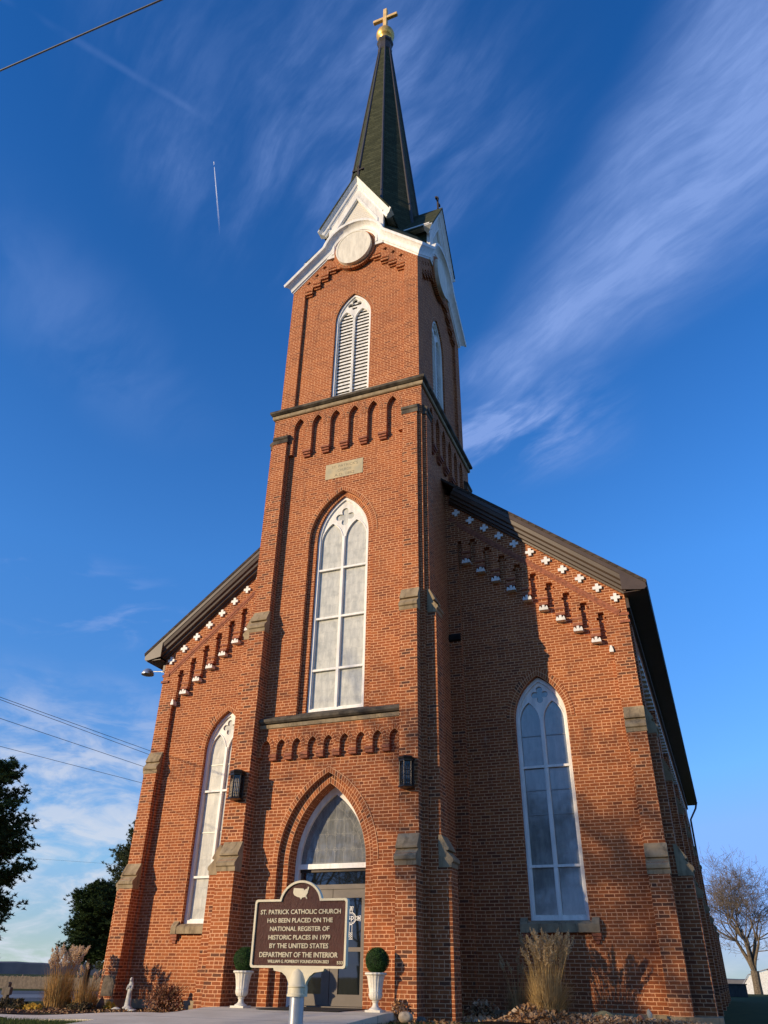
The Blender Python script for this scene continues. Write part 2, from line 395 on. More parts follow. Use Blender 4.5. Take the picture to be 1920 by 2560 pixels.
TURF = leafmat('grass_blades', [(.035, .07, .015), (.05, .09, .02), (.09, .12, .035), (.14, .13, .05)], .8, .3)
BARK = plain('bark', (.20, .16, .11), .95, scale=7., bmp=.6, spec=.1, col2=(.09, .07, .05))
PBARK = plain('pine_bark', (.06, .04, .03), .95, scale=7., bmp=.6, spec=.1)
TWIG = plain('twig', (.17, .10, .06), .9, spec=.1)
URNM = plain('urn_composite', (.72, .66, .54), .6, var=.15, scale=12)
STATU = plain('statue_stone', (.55, .54, .50), .75, scale=10, spec=.2, col2=(.33, .33, .31))
GREYST = plain('grey_gravestone', (.17, .14, .11), .9, scale=9, bmp=.4, spec=.1, col2=(.09, .075, .06))
ROCKM = plain('fieldstone', (.52, .42, .29), .9, scale=7, bmp=.5, spec=.1, col2=(.30, .23, .16))
MAT_R = plain('door_mat', (.02, .018, .016), .95, scale=30)
GALV = plain('galvanised', (.55, .56, .58), .35, metal=.7, var=.2, scale=3)
def sign_mat():
    m, t, b = newmat('marker_brown')
    pos = t.n('ShaderNodeNewGeometry').outputs['Position']; x, y, z = t.sep(pos)
    f = t.noise(t.xyz(t.m('MULTIPLY', x, 3.), y, z), 26., 5, .7)
    t.put(b.inputs['Base Color'], t.mix(t.mr(f, .3, .7), (.062, .015, .009, 1), (.095, .024, .014, 1)))
    b.inputs['Roughness'].default_value = .42; b.inputs['Specular IOR Level'].default_value = .3
    bump(t, b, f, .8, .012)
    return m
SIGNB = sign_mat()
SIGNC = plain('marker_cream', (.78, .68, .46), .5, var=.08, scale=8)
WIREM = plain('cable', (.05, .045, .04), .6)
WIREL = plain('steel_cable', (.13, .13, .125), .5, metal=.2)
FWOOD = plain('fence_wood', (.20, .155, .11), .9, scale=4)
HILLM = plain('wooded_ridge', (.17, .165, .17), 1., scale=.06, spec=0., col2=(.12, .12, .13))  # greyed base colour stands in for distance haze
SHEDM = plain('shed_metal', (.055, .06, .06), .7)
HWHITE = plain('white_boards', (.75, .74, .70), .6)
HROOF = plain('grey_roof', (.30, .30, .32), .8)

# ------------------------------------------------------------------ mesh helpers
class MB:
    def __init__(s): s.v = []; s.f = []; s.uv = None
    def q(s, *pts, uv=None):
        i = len(s.v); s.v += [tuple(p) for p in pts]; s.f.append(tuple(range(i, i + len(pts))))
        if uv is not None:
            if s.uv is None: s.uv = {}
            s.uv[len(s.f) - 1] = uv
    def box(s, x0, x1, y0, y1, z0, z1, f=None):
        f = f or (lambda a, b, c: (a, b, c))
        p = [f(x, y, z) for z in (z0, z1) for y in (y0, y1) for x in (x0, x1)]
        i = len(s.v); s.v += p
        for a in ((0, 2, 3, 1), (4, 5, 7, 6), (0, 1, 5, 4), (2, 6, 7, 3), (0, 4, 6, 2), (1, 3, 7, 5)):
            s.f.append(tuple(i + k for k in a))
    def tess(s, loops, f):
        """flat polygon with holes; loops of 2d points, f maps (u,v)->3d"""
        vl = [[Vector((a, b, 0)) for a, b in lp] for lp in loops]
        flat = [p for lp in loops for p in lp]
        i = len(s.v); s.v += [f(a, b) for a, b in flat]
        for tr in tessellate_polygon(vl): s.f.append(tuple(i + k for k in tr))
    def plate(s, loops, mp, d1, d0, ulim=None, back=False):
        """plate with front at d1 and thickness down to d0 (mp(u,d,z)); walls on all edges except those on |u|>=ulim"""
        s.tess(loops, lambda a, b: mp(a, d1, b))
        if back: s.tess(loops, lambda a, b: mp(a, d0, b))
        for lp in loops:
            for k in range(len(lp)):
                a, b = lp[k], lp[(k + 1) % len(lp)]
                if ulim is not None and abs(a[0]) >= ulim - 1e-4 and abs(b[0]) >= ulim - 1e-4: continue
                s.q(mp(a[0], d1, a[1]), mp(b[0], d1, b[1]), mp(b[0], d0, b[1]), mp(a[0], d0, a[1]))
    def prism(s, poly, f, a0, a1):
        """closed prism: poly of 2d points, f(p,q,a)"""
        n = len(poly)
        s.tess([poly], lambda a, b: f(a, b, a0)); s.tess([poly], lambda a, b: f(a, b, a1))
        for k in range(n):
            a, b = poly[k], poly[(k + 1) % n]
            s.q(f(a[0], a[1], a0), f(b[0], b[1], a0), f(b[0], b[1], a1), f(a[0], a[1], a1))
    def tube(s, pts, rs, n=6, caps=True):
        pts = [Vector(p) for p in pts]
        if not hasattr(rs, '__len__'): rs = [rs] * len(pts)
        i0 = len(s.v); up = None
        for k, p in enumerate(pts):
            t = (pts[min(k + 1, len(pts) - 1)] - pts[max(k - 1, 0)])
            if t.length < 1e-9: t = Vector((0, 0, 1))
            t.normalize()
            if up is None:
                up = t.orthogonal().normalized()
            up = (up - t * up.dot(t))
            if up.length < 1e-6: up = t.orthogonal()
            up.normalize(); w = t.cross(up)
            for j in range(n):
                a = 2 * PI * j / n
                s.v.append(tuple(p + (up * math.cos(a) + w * math.sin(a)) * rs[k]))
        for k in range(len(pts) - 1):
            for j in range(n):
                a = i0 + k * n + j; b = i0 + k * n + (j + 1) % n
                s.f.append((a, b, b + n, a + n))
        if caps:
            s.f.append(tuple(i0 + j for j in range(n))[::-1]); s.f.append(tuple(i0 + (len(pts) - 1) * n + j for j in range(n)))
    def lathe(s, prof, c=(0, 0, 0), n=24, rmod=None, sq=False):
        i0 = len(s.v)
        for k, (r, z) in enumerate(prof):
            for j in range(n):
                a = 2 * PI * j / n
                rr = r * (rmod(a, k) if rmod else 1)
                s.v.append((c[0] + rr * math.cos(a), c[1] + rr * math.sin(a), c[2] + z))
        for k in range(len(prof) - 1):
            for j in range(n):
                a = i0 + k * n + j; b = i0 + k * n + (j + 1) % n
                s.f.append((a, b, b + n, a + n))
        s.f.append(tuple(i0 + j for j in range(n))[::-1]); s.f.append(tuple(i0 + (len(prof) - 1) * n + j for j in range(n)))
    def sweep(s, path, prof, f, ends=None, closed_prof=True):
        """path: 2d (u,z) points, prof: (n,d) with n to the right of the path; f(u,d,z)."""
        N = len(path); rows = []
        for k in range(N):
            a = Vector(path[max(k - 1, 0)]); b = Vector(path[k]); c = Vector(path[min(k + 1, N - 1)])
            t1 = (b - a).normalized() if k > 0 else (c - b).normalized()
            t2 = (c - b).normalized() if k < N - 1 else t1
            n1 = Vector((t1.y, -t1.x)); n2 = Vector((t2.y, -t2.x)); nn = (n1 + n2).normalized()
            sc = 1 / max(.35, nn.dot(n1))
            row = []
            for (pn, pd) in prof:
                p = b + nn * pn * sc
                if ends and k in (0, N - 1):          # mitre on |u| = d
                    e = ends(pd); tt = t2 if k == 0 else t1
                    if abs(tt.x) > 1e-6: p = p + tt * ((math.copysign(e, p.x) - p.x) / tt.x)
                row.append(f(p.x, pd, p.y))
            rows.append(row)
        i0 = len(s.v); m = len(prof)
        for r_ in rows: s.v += r_
        for k in range(N - 1):
            for j in range(m if closed_prof else m - 1):
                a = i0 + k * m + j; b = i0 + k * m + (j + 1) % m
                s.f.append((a, b, b + m, a + m))
        if closed_prof and not ends:
            s.f.append(tuple(i0 + j for j in range(m))); s.f.append(tuple(i0 + (N - 1) * m + j for j in range(m)))
    def build(s, name, mat, parent=None, smooth=False, recalc=True):
        me = bpy.data.meshes.new(name); me.from_pydata(s.v, [], s.f)
        if s.uv:
            ul = me.uv_layers.new(name='UVMap')
            for fi, p in enumerate(me.polygons):
                u = s.uv.get(fi)
                if u:
                    for li, w in zip(p.loop_indices, u): ul.data[li].uv = w
        if isinstance(mat, (list, tuple)):
            for m in mat: me.materials.append(m)
        else: me.materials.append(mat)
        if recalc:
            bm = bmesh.new(); bm.from_mesh(me); bmesh.ops.remove_doubles(bm, verts=bm.verts, dist=1e-5)
            bmesh.ops.recalc_face_normals(bm, faces=bm.faces); bm.to_mesh(me); bm.free()
        if smooth:
            for p in me.polygons: p.use_smooth = True
            try: me.set_sharp_from_angle(angle=R(40))
            except Exception: pass
        o = bpy.data.objects.new(name, me); COL.objects.link(o)
        if parent:
            o.parent = parent
            o.matrix_parent_inverse = parent.matrix_world.inverted()
        return o
def tag(o, label=None, cat=None, group=None, kind=None):
    if label: o['label'] = label
    if cat: o['category'] = cat
    if group: o['group'] = group
    if kind: o['kind'] = kind
    return o
def thing(name, label, cat, loc=(0, 0, 0), group=None, rz=0.):
    o = bpy.data.objects.new(name, None); COL.objects.link(o); o.location = loc; o.rotation_euler = (0, 0, rz)
    o.empty_display_size = .3
    o.matrix_world = Matrix.Translation(loc) @ Matrix.Rotation(rz, 4, 'Z')
    return tag(o, label, cat, group)
def part(mb, name, mat, parent, smooth=False, recalc=True):
    """part given in the thing's local coordinates"""
    o = mb.build(name, mat, None, smooth, recalc); o.parent = parent; return o
def copy_tree(o, parent=None):
    c = o.copy(); COL.objects.link(c); c.parent = parent
    for ch in list(o.children): copy_tree(ch, c)
    return c
K = [lambda u, d, z: (u, -d, z), lambda u, d, z: (d, u, z), lambda u, d, z: (-u, d, z), lambda u, d, z: (-d, -u, z)]
def arch(a, zs, za, cx=0., n=12, t=0.):
    """pointed arch from (cx+a,zs) over the apex to (cx-a,zs); t offsets outward"""
    h = za - zs; Rr = (a * a + h * h) / (2 * a); ra = Rr + t
    th = math.acos(max(-1, min(1, (Rr - a) / ra)))
    rt = [(a - Rr + ra * math.cos(th * i / n), zs + ra * math.sin(th * i / n)) for i in range(n + 1)]
    pts = [(cx + x, z) for x, z in rt] + [(cx - x, z) for x, z in rt[::-1][1:]]
    return pts
def arch_loop(a, zb, zs, za, cx=0., n=12, t=0.):
    return [(cx + a + t, zb)] + arch(a, zs, za, cx, n, t) + [(cx - a - t, zb)]
def ring(mb, mp, a, zs, za, t, d, back, cx=0., n=18, leg=0.):
    """ring of header bricks round a pointed arch, with metric uv"""
    inn = arch(a, zs, za, cx, n); out = arch(a, zs, za, cx, n, t)
    if leg: inn = [(cx + a, zs - leg)] + inn + [(cx - a, zs - leg)]; out = [(cx + a + t, zs - leg)] + out + [(cx - a - t, zs - leg)]
    L = 0.
    for k in range(len(inn) - 1):
        p, q, r_, s_ = inn[k], inn[k + 1], out[k + 1], out[k]
        l2 = L + math.hypot((q[0] + r_[0] - p[0] - s_[0]) / 2, (q[1] + r_[1] - p[1] - s_[1]) / 2)
        mb.q(mp(p[0], d, p[1]), mp(q[0], d, q[1]), mp(r_[0], d, r_[1]), mp(s_[0], d, s_[1]), uv=[(0, L), (0, l2), (t, l2), (t, L)])
        mb.q(mp(p[0], d, p[1]), mp(q[0], d, q[1]), mp(q[0], back, q[1]), mp(p[0], back, p[1]), uv=[(0, L), (0, l2), (d - back, l2), (d - back, L)])
        mb.q(mp(s_[0], d, s_[1]), mp(r_[0], d, r_[1]), mp(r_[0], back, r_[1]), mp(s_[0], back, s_[1]), uv=[(0, L), (0, l2), (.05, l2), (.05, L)])
        L = l2
def quatre(cx, cz, r, n=40):
    pts = []
    c = .62 * r; rr = r - c
    for i in range(n):
        a = 2 * PI * i / n; ph = (a + PI / 4) % (PI / 2) - PI / 4
        rad = c * math.cos(ph) + math.sqrt(max(0, rr * rr - (c * math.sin(ph)) ** 2)) if rr > c * abs(math.sin(ph)) else c * math.cos(ph)
        pts.append((cx + rad * math.cos(a), cz + rad * math.sin(a)))
    return pts

# ================================================================== THE CHURCH
church = thing('brick_church', 'tall red brick Gothic church with central steeple, green spire and white belfry gables', 'church', (0, 0, -.2))
def P(mb, name, mat, smooth=False, parent=None): return mb.build(name, mat, parent or church, smooth)
ZB = -1.0
# ---- buttress / pier
def cap_profile(da, db, zt):
    Dd = db - da
    return [(da - .06, zt + .0), (da + .004, zt), (da + .56 * Dd + .05, zt - .26), (da + .56 * Dd + .05, zt - .295), (da + .56 * Dd - .01, zt - .31),
            (db + .055, zt - .46), (db + .055, zt - .52), (db + .02, zt - .545), (db + .012, zt - .63), (da - .06, zt - .63)]
def pier(mp, u0, u1, d0, levels, top, capmat=STONE, topcap=True, zb=ZB):
    """levels from the ground: [(d, ztop_of_level)...] ; last is the upper stage; d0 = inner d; top = z of the top"""
    pr = [(d0, zb)]
    for i, (d, zt) in enumerate(levels):
        pr.append((d, zb if i == 0 else levels[i - 1][1] - .40)); pr.append((d, (zt - .40) if i < len(levels) - 1 else top))
    pr.append((d0, top))
    mb = MB(); mb.prism(pr, lambda d, z, a: mp(a, d, z), u0, u1)
    o = P(mb, 'buttress', BRP)
    for i in range(len(levels) - 1):
        c = MB(); c.prism(cap_profile(levels[i + 1][0], levels[i][0], levels[i][1]), lambda d, z, a: mp(a, d, z), u0 - .018, u1 + .018)
        c.build('buttress_cap', capmat, o)
    if topcap:
        d = levels[-1][0]
        c = MB(); c.prism([(d0, top + .26), (d0 + .02 if d0 > d else d - .10, top + .26), (d + .05, top + .14), (d + .05, top + .06), (d + .012, top + .03), (d + .012, top - .10), (d0, top - .10)],
                          lambda dd, z, a: mp(a, dd, z), u0 - .03, u1 + .03)
        c.build('buttress_cap', DSTONE, o)
    return o
T = 2.46
for k in range(4):
    zb = ZB if k == 0 else (ZB if k in (1, 3) else 9.)
    for s in (-1, 1):
        u0, u1 = sorted((s * 1.905, s * 2.35))
        rear = (k == 1 and s == 1) or (k == 3 and s == -1) or k == 2
        if rear: pier(K[k], u0, u1, 2.30, [(T + .10, 14.66)], 14.66, zb=9.5)
        else: pier(K[k], u0, u1, 2.30, [(T + .46, 3.14), (T + .26, 8.90), (T + .105, 14.66)], 14.66)
# ---- tower shaft: corner strips and upper arcade
cent = [-1.55 + .62 * i for i in range(6)]
for k in range(4):
    zb = ZB if k == 0 else (ZB if k != 2 else 9.)
    out = [(-T, zb), (-1.88, zb), (-1.88, 14.12)]
    for c in cent:
        out += [(c - .185, 14.12)] + [(x, z) for x, z in arch(.185, 15.08, 15.46, c, 6)][::-1] + [(c + .185, 14.12)]
    out += [(1.88, 14.12), (1.88, zb), (T, zb), (T, 15.62), (-T, 15.62)]
    mb = MB(); mb.plate([out], K[k], T, 2.30, ulim=T)
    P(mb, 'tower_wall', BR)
    rg = MB()
    for c in cent: ring(rg, K[k], .185, 15.08, 15.46, .11, T + .012, T - .02, c, 8, leg=.0)
    P(rg, 'arcade_arches', BRU)
    for i, c in enumerate(cent[:-1]):
        m = c + .31; cb = MB()
        cb.box(m - .135, m + .135, 2.34, T + .035, 14.10, 14.175, K[k]); cb.box(m - .12, m + .12, 2.34, T + .0, 14.03, 14.10, K[k])
        cb.box(m - .105, m + .105, 2.34, T - .045, 13.96, 14.03, K[k])
        P(cb, 'corbel', BRD)
    mb = MB()
    if k == 0:
        mb.plate([[(-1.95, 5.72), (1.95, 5.72), (1.95, 15.6), (-1.95, 15.6)], arch_loop(.98, 5.97, 10.98, 12.50)], K[0], 2.34, 2.20, ulim=1.94)
        o = P(mb, 'tower_panel', BR)
        rg = MB(); ring(rg, K[0], .98, 10.98, 12.50, .125, 2.352, 2.33, 0, 26, leg=0.); rg.build('arch_ring', BRU, o)
        mb = MB(); mb.plate([[(-1.2, 5.9), (1.2, 5.9), (1.2, 12.9), (-1.2, 12.9)], arch_loop(.785, 6.12, 11.02, 12.37)], K[0], 2.22, 2.06, ulim=1.19)
        o = P(mb, 'window_surround', BR)
        rg = MB(); ring(rg, K[0], .785, 11.02, 12.37, .20, 2.226, 2.2, 0, 26, leg=0.); rg.build('arch_ring', BRU, o)
        # door stage
        mb = MB(); mb.plate([[(-1.95, ZB), (-1.17, ZB), ] + arch(1.17, 2.72, 4.62)[::-1] + [(1.17, ZB), (1.95, ZB), (1.95, 5.72), (-1.95, 5.72)]], K[0], 2.34, 2.20, ulim=1.94)
        o = P(mb, 'tower_panel', BR)
        rg = MB(); ring(rg, K[0], 1.17, 2.72, 4.62, .125, 2.352, 2.33, 0, 26, leg=.0); rg.build('arch_ring', BRU, o)
        mb = MB(); mb.plate([[(-1.35, ZB), (-.95, ZB)] + arch(.95, 2.68, 4.40)[::-1] + [(.95, ZB), (1.35, ZB), (1.35, 4.9), (-1.35, 4.9)]], K[0], 2.22, 1.74, ulim=1.34)
        o = P(mb, 'door_surround', BR)
        rg = MB(); ring(rg, K[0], .95, 2.68, 4.40, .215, 2.226, 2.2, 0, 26, leg=.0); rg.build('arch_ring', BRU, o)
    else:
        mb.plate([[(-1.95, 0 if k != 2 else 9), (1.95, 0 if k != 2 else 9), (1.95, 15.6), (-1.95, 15.6)]], K[k], 2.34, 2.25, ulim=1.9)
        P(mb, 'tower_panel', BR)
# lower arcade over the door
c2 = [-1.68 + .42 * i for i in range(9)]
out = [(-1.88, 5.06)]
for c in c2:
    out += [(c - .125, 5.06)] + arch(.125, 5.27, 5.46, c, 5)[::-1] + [(c + .125, 5.06)]
out += [(1.88, 5.06), (1.88, 5.75), (-1.88, 5.75)]
mb = MB(); mb.plate([out], K[0], 2.44, 2.33); P(mb, 'arcade_wall', BR)
rg = MB()
for c in c2: ring(rg, K[0], .125, 5.27, 5.46, .085, 2.452, 2.42, c, 6)
P(rg, 'arcade_arches', BRU)
for c in c2[:-1]:
    m = c + .21; cb = MB()
    cb.box(m - .10, m + .10, 2.335, 2.475, 5.04, 5.105, K[0]); cb.box(m - .09, m + .09, 2.335, 2.445, 4.97, 5.04, K[0])
    P(cb, 'corbel', BRD)
# window ledge of the tower front
mb = MB(); mb.prism([(2.2, 5.73), (2.475, 5.74), (2.49, 5.825), (2.2, 5.845)], lambda d, z, a: K[0](a, d, z), -1.88, 1.88)
lg = P(mb, 'stone_ledge', STONE)
mb = MB(); mb.prism([(2.2, 5.85), (2.50, 5.855), (2.545, 5.895), (2.55, 5.955), (2.2, 6.13)], lambda d, z, a: K[0](a, d, z), -1.88, 1.88)
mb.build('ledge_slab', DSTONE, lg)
# big string course
def sqring(prof):
    mb = MB()
    for h, z in prof: mb.v += [(-h, -h, z), (h, -h, z), (h, h, z), (-h, h, z)]
    for j in range(len(prof) - 1):
        for q in range(4): mb.f.append((4 * j + q, 4 * j + (q + 1) % 4, 4 * j + 4 + (q + 1) % 4, 4 * j + 4 + q))
    return mb
sc_ = P(sqring([(2.40, 15.61), (2.50, 15.615), (2.525, 15.64), (2.53, 15.735), (2.40, 15.76)]), 'string_course', STONE)
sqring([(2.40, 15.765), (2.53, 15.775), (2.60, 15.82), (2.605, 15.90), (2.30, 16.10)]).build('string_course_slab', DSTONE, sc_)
# ---- belfry
B = 2.364
half = [(2.38, 21.50), (.93, 22.915), (.84, 23.04), (.785, 23.20), (.70, 23.38), (.57, 23.54), (.40, 23.67), (.20, 23.745)]
gpath = half + [(0, 23.77)] + [(-x, z) for x, z in half[::-1]]
def plus(cx, cz, s, w): return [(cx - w, cz - s), (cx + w, cz - s), (cx + w, cz - w), (cx + s, cz - w), (cx + s, cz + w), (cx + w, cz + w), (cx + w, cz + s), (cx - w, cz + s), (cx - w, cz + w), (cx - s, cz + w), (cx - s, cz - w), (cx - w, cz - w)]
for k in range(4):
    wall = [(-B, 15.9), (B, 15.9)] + [(min(B, x), z + .02) for x, z in gpath[:1]] + [(x, z + .05) for x, z in gpath[1:-1]] + [(-B, gpath[-1][1] + .02)]
    st = [(1.88, 15.95), (1.88, 21.22)]
    for i in range(4):
        st += [(1.60 - .295 * i, 21.22 + .29 * i), (1.60 - .295 * i, 21.22 + .29 * (i + 1))] if i < 3 else [(1.60 - .295 * i, 21.22 + .29 * i)]
    st = st[:-1] + [(.72, 22.09)]
    hole = st + [(-x, z) for x, z in st[::-1]]
    crs = []
    for i in range(4):
        for s in (-1, 1): crs.append(plus(s * (.88 + .295 * i), 22.68 - .30 * i, .085, .028))
    mb = MB(); mb.plate([wall, hole] + crs, K[k], B, 2.22, ulim=B - .01)
    P(mb, 'belfry_wall', BR)
    mb = MB(); mb.plate([[(-2.0, 15.9), (2.0, 15.9), (2.0, 21.75), (.9, 22.85), (-.9, 22.85), (-2.0, 21.75)], arch_loop(.655, 16.08, 19.52, 20.70)], K[k], 2.262, 2.10, ulim=1.99)
    o = P(mb, 'belfry_panel', BR)
    rg = MB(); ring(rg, K[k], .655, 19.52, 20.70, .115, 2.268, 2.24, 0, 20); rg.build('arch_ring', BRU, o)
    for i in range(4):
        for s in (-1, 1):
            cb = MB(); a, b = sorted((s * (1.885 - .295 * i), s * (1.60 - .295 * i)))
            z = 21.22 + .29 * i
            cb.box(a, b, 2.262, B + .03, z - .03, z + .035, K[k]); cb.box(a + .02, b - .02, 2.262, B - .04, z - .10, z - .03, K[k])
            cb.box(a, b, 2.30, B + .03, z + .105, z + .16, K[k])
            P(cb, 'stepped_corbel', BR)
    # medallion
    mb = MB(); n = 40
    ov = lambda rx, rz: [(rx * math.cos(2 * PI * i / n), 22.80 + rz * math.sin(2 * PI * i / n)) for i in range(n)]
    mb.plate([ov(.64, .80)], K[k], 2.55, 2.30); o = P(mb, 'medallion', CREAM)
    mb = MB(); mb.plate([ov(.68, .84), ov(.61, .77)], K[k], 2.56, 2.30); mb.build('medallion_rim', CREAM, o)
    rg = MB(); A = ov(.68, .84); Bo = ov(.79, .95); L = 0
    for i in range(n):
        j = (i + 1) % n; l2 = L + math.hypot(A[j][0] - A[i][0], A[j][1] - A[i][1]) * 1.07
        rg.q(K[k](A[i][0], 2.43, A[i][1]), K[k](A[j][0], 2.43, A[j][1]), K[k](Bo[j][0], 2.43, Bo[j][1]), K[k](Bo[i][0], 2.43, Bo[i][1]), uv=[(0, L), (0, l2), (.11, l2), (.11, L)])
        rg.q(K[k](Bo[i][0], 2.43, Bo[i][1]), K[k](Bo[j][0], 2.43, Bo[j][1]), K[k](Bo[j][0], 2.3, Bo[j][1]), K[k](Bo[i][0], 2.3, Bo[i][1]), uv=[(0, L), (0, l2), (.11, l2), (.11, L)])
        L = l2
    rg.build('medallion_bricks', BRU, o)
    # white ogee cornice
    prof = [(-.02, 2.30), (-.02, 2.385), (.03, 2.40), (.035, 2.43), (.08, 2.435), (.14, 2.455), (.20, 2.50), (.25, 2.56), (.275, 2.60), (.28, 2.625), (.31, 2.63), (.36, 2.645), (.375, 2.64), (.375, 2.20)]
    mb = MB(); mb.sweep(gpath, prof, K[k], ends=lambda d: d)
    P(mb, 'gable_cornice', WHITE2, smooth=True)
    # dormer above the cornice
    sl = 1.875; pk = 26.93
    fc = [(-1.09, 22.7), (1.09, 22.7), (1.09, 24.42), (0, 26.42), (-1.09, 24.42)]
    tri = [(-.80, 22.9), (.80, 22.9), (.80, 24.13), (0, 25.63), (-.80, 24.13)]
    mb = MB(); mb.plate([fc, tri], K[k], 2.42, 2.30); o = P(mb, 'dormer_gable', WHITE)
    mb = MB(); mb.plate([[(-.9, 22.8), (.9, 22.8), (.9, 24.2), (0, 25.8), (-.9, 24.2)]], K[k], 2.345, 2.31); mb.build('dormer_siding', SIDING, o)
    mb = MB(); mb.sweep([(.78, 22.85), (.78, 24.12), (0, 25.60), (-.78, 24.12), (-.78, 22.85)], [(0, 2.36), (0, 2.40), (.03, 2.445), (.10, 2.45), (.12, 2.42), (.12, 2.36)], K[k]); mb.build('dormer_frame', WHITE2, o)
    pth = [(1.35, pk - 1.35 * sl - .30), (0, pk - .30), (-1.35, pk - 1.35 * sl - .30)]
    mb = MB(); mb.sweep(pth, [(-.16, 2.36), (-.16, 2.43), (-.10, 2.46), (-.09, 2.49), (.0, 2.52), (.06, 2.58), (.10, 2.62), (.135, 2.63), (.135, 2.30), (-.02, 2.30)], K[k]); mb.build('rake_moulding', WHITE2, o)
    # white soffit box at each eave
    for s in (-1, 1):
        mb = MB(); mb.prism([(s * 1.06, 24.36), (s * 1.36, 24.30), (s * 1.385, 24.36), (s * 1.36, 24.44), (s * 1.06, 24.62)], lambda u, z, a: K[k](u, a, z), 2.50, 1.35)
        mb.build('eave_soffit', WHITE, o)
        mb = MB(); mb.prism([(s * .98, 22.7), (s * 1.075, 22.7), (s * 1.075, 24.45), (s * .98, 24.45)], lambda u, z, a: K[k](u, a, z), 2.31, 1.0)
        mb.build('dormer_cheek', GREEN, o)
    mb = MB()
    mb.prism([(0, pk), (1.41, pk - 1.41 * sl), (1.38, pk - 1.41 * sl - .06), (0, pk - .10), (-1.38, pk - 1.41 * sl - .06), (-1.41, pk - 1.41 * sl)], lambda u, z, a: K[k](u, a, z), 2.64, .5)
    mb.build('dormer_roof', GREEN, o)
    mb = MB(); f = lambda u, d, z: K[k](u, d, z)
    mb.box(-.035, .035, 2.42, 2.48, pk - .02, pk + .66, f); mb.box(-.19, .19, 2.425, 2.475, pk + .42, pk + .49, f)
    for (a, z) in ((-.19, pk + .455), (.19, pk + .455), (0, pk + .67)): mb.box(a - .05, a + .05, 2.41, 2.49, z - .045, z + .045, f)
    mb.build('dormer_cross', DIRON, o)
# ---- roof between the dormers and the spire
OX = -.05
def octa(a, z, ox=OX): return [(ox + a / math.cos(PI / 8) * math.cos(PI / 8 + i * PI / 4), a / math.cos(PI / 8) * math.sin(PI / 8 + i * PI / 4), z) for i in range(8)]
mb = MB()
o1 = octa(1.72, 24.9, 0); sq = []
for k in range(4):       # eave outline following the gables: kink, corner, kink
    for (u, z) in ((-1.08, 23.22), (1.08, 23.22), (2.60, 21.70)): sq.append(K[k](u, 2.60, z))
# order around: for each k: left kink, right kink, corner
for q in range(4):
    L_, R_, C_ = sq[3 * q], sq[3 * q + 1], sq[3 * q + 2]; nL = sq[(3 * q + 3) % 12]
    def near(p): return min(range(8), key=lambda i: (o1[i][0] - p[0]) ** 2 + (o1[i][1] - p[1]) ** 2)
    a, b, c = o1[near(L_)], o1[near(R_)], o1[near(nL)]
    mb.q(R_, C_, b); mb.q(C_, c, b); mb.q(C_, nL, c)
P(mb, 'broach_roof', GREEN)
mb = MB()
lv = [(1.72, 24.85), (1.60, 25.6), (1.39, 27.91), (.285, 40.6)]
rings = [octa(a, z, OX * min(1, max(0, (z - 24.85) / 8))) for a, z in lv]
for j in range(len(lv) - 1):
    for i in range(8): mb.q(rings[j][i], rings[j][(i + 1) % 8], rings[j + 1][(i + 1) % 8], rings[j + 1][i])
spire = P(mb, 'spire', GREEN)
for i in range(8):
    mb = MB(); mb.tube([rings[j][i] for j in range(len(lv))], [.065, .065, .06, .045], 6); mb.build('hip_flashing', RIDGE, spire)
mb = MB(); pr = [(.26, 40.45), (.33, 40.55), (.34, 40.75), (.30, 40.8), (.31, 41.2), (.39, 41.3), (.39, 41.45), (.16, 41.6)]
i0 = 0
for a, z in pr: mb.v += octa(a, z)
for j in range(len(pr) - 1):
    for i in range(8): mb.f.append((8 * j + i, 8 * j + (i + 1) % 8, 8 * j + 8 + (i + 1) % 8, 8 * j + 8 + i))
mb.f.append(tuple(8 * (len(pr) - 1) + i for i in range(8)))
mb.build('spire_collar', RIDGE, spire)
mb = MB()
mb.lathe([(.14, 41.55), (.17, 41.68), (.27, 41.74)] + [(.47 * math.cos(t), 42.20 + .47 * math.sin(t)) for t in [R(a) for a in range(-52, 90, 12)]] + [(.01, 42.67)], (OX, 0, 0), 32)
P(mb, 'gilded_ball', GOLD, True)
mb = MB(); ax = OX - .02
mb.box(ax - .105, ax + .105, -.105, .105, 42.6, 44.85); mb.box(ax - .68, ax + .68, -.09, .09, 43.86, 44.07)
cr_o = P(mb, 'gilded_cross', GOLD2)
bv = cr_o.modifiers.new('b', 'BEVEL'); bv.width = .02; bv.segments = 1

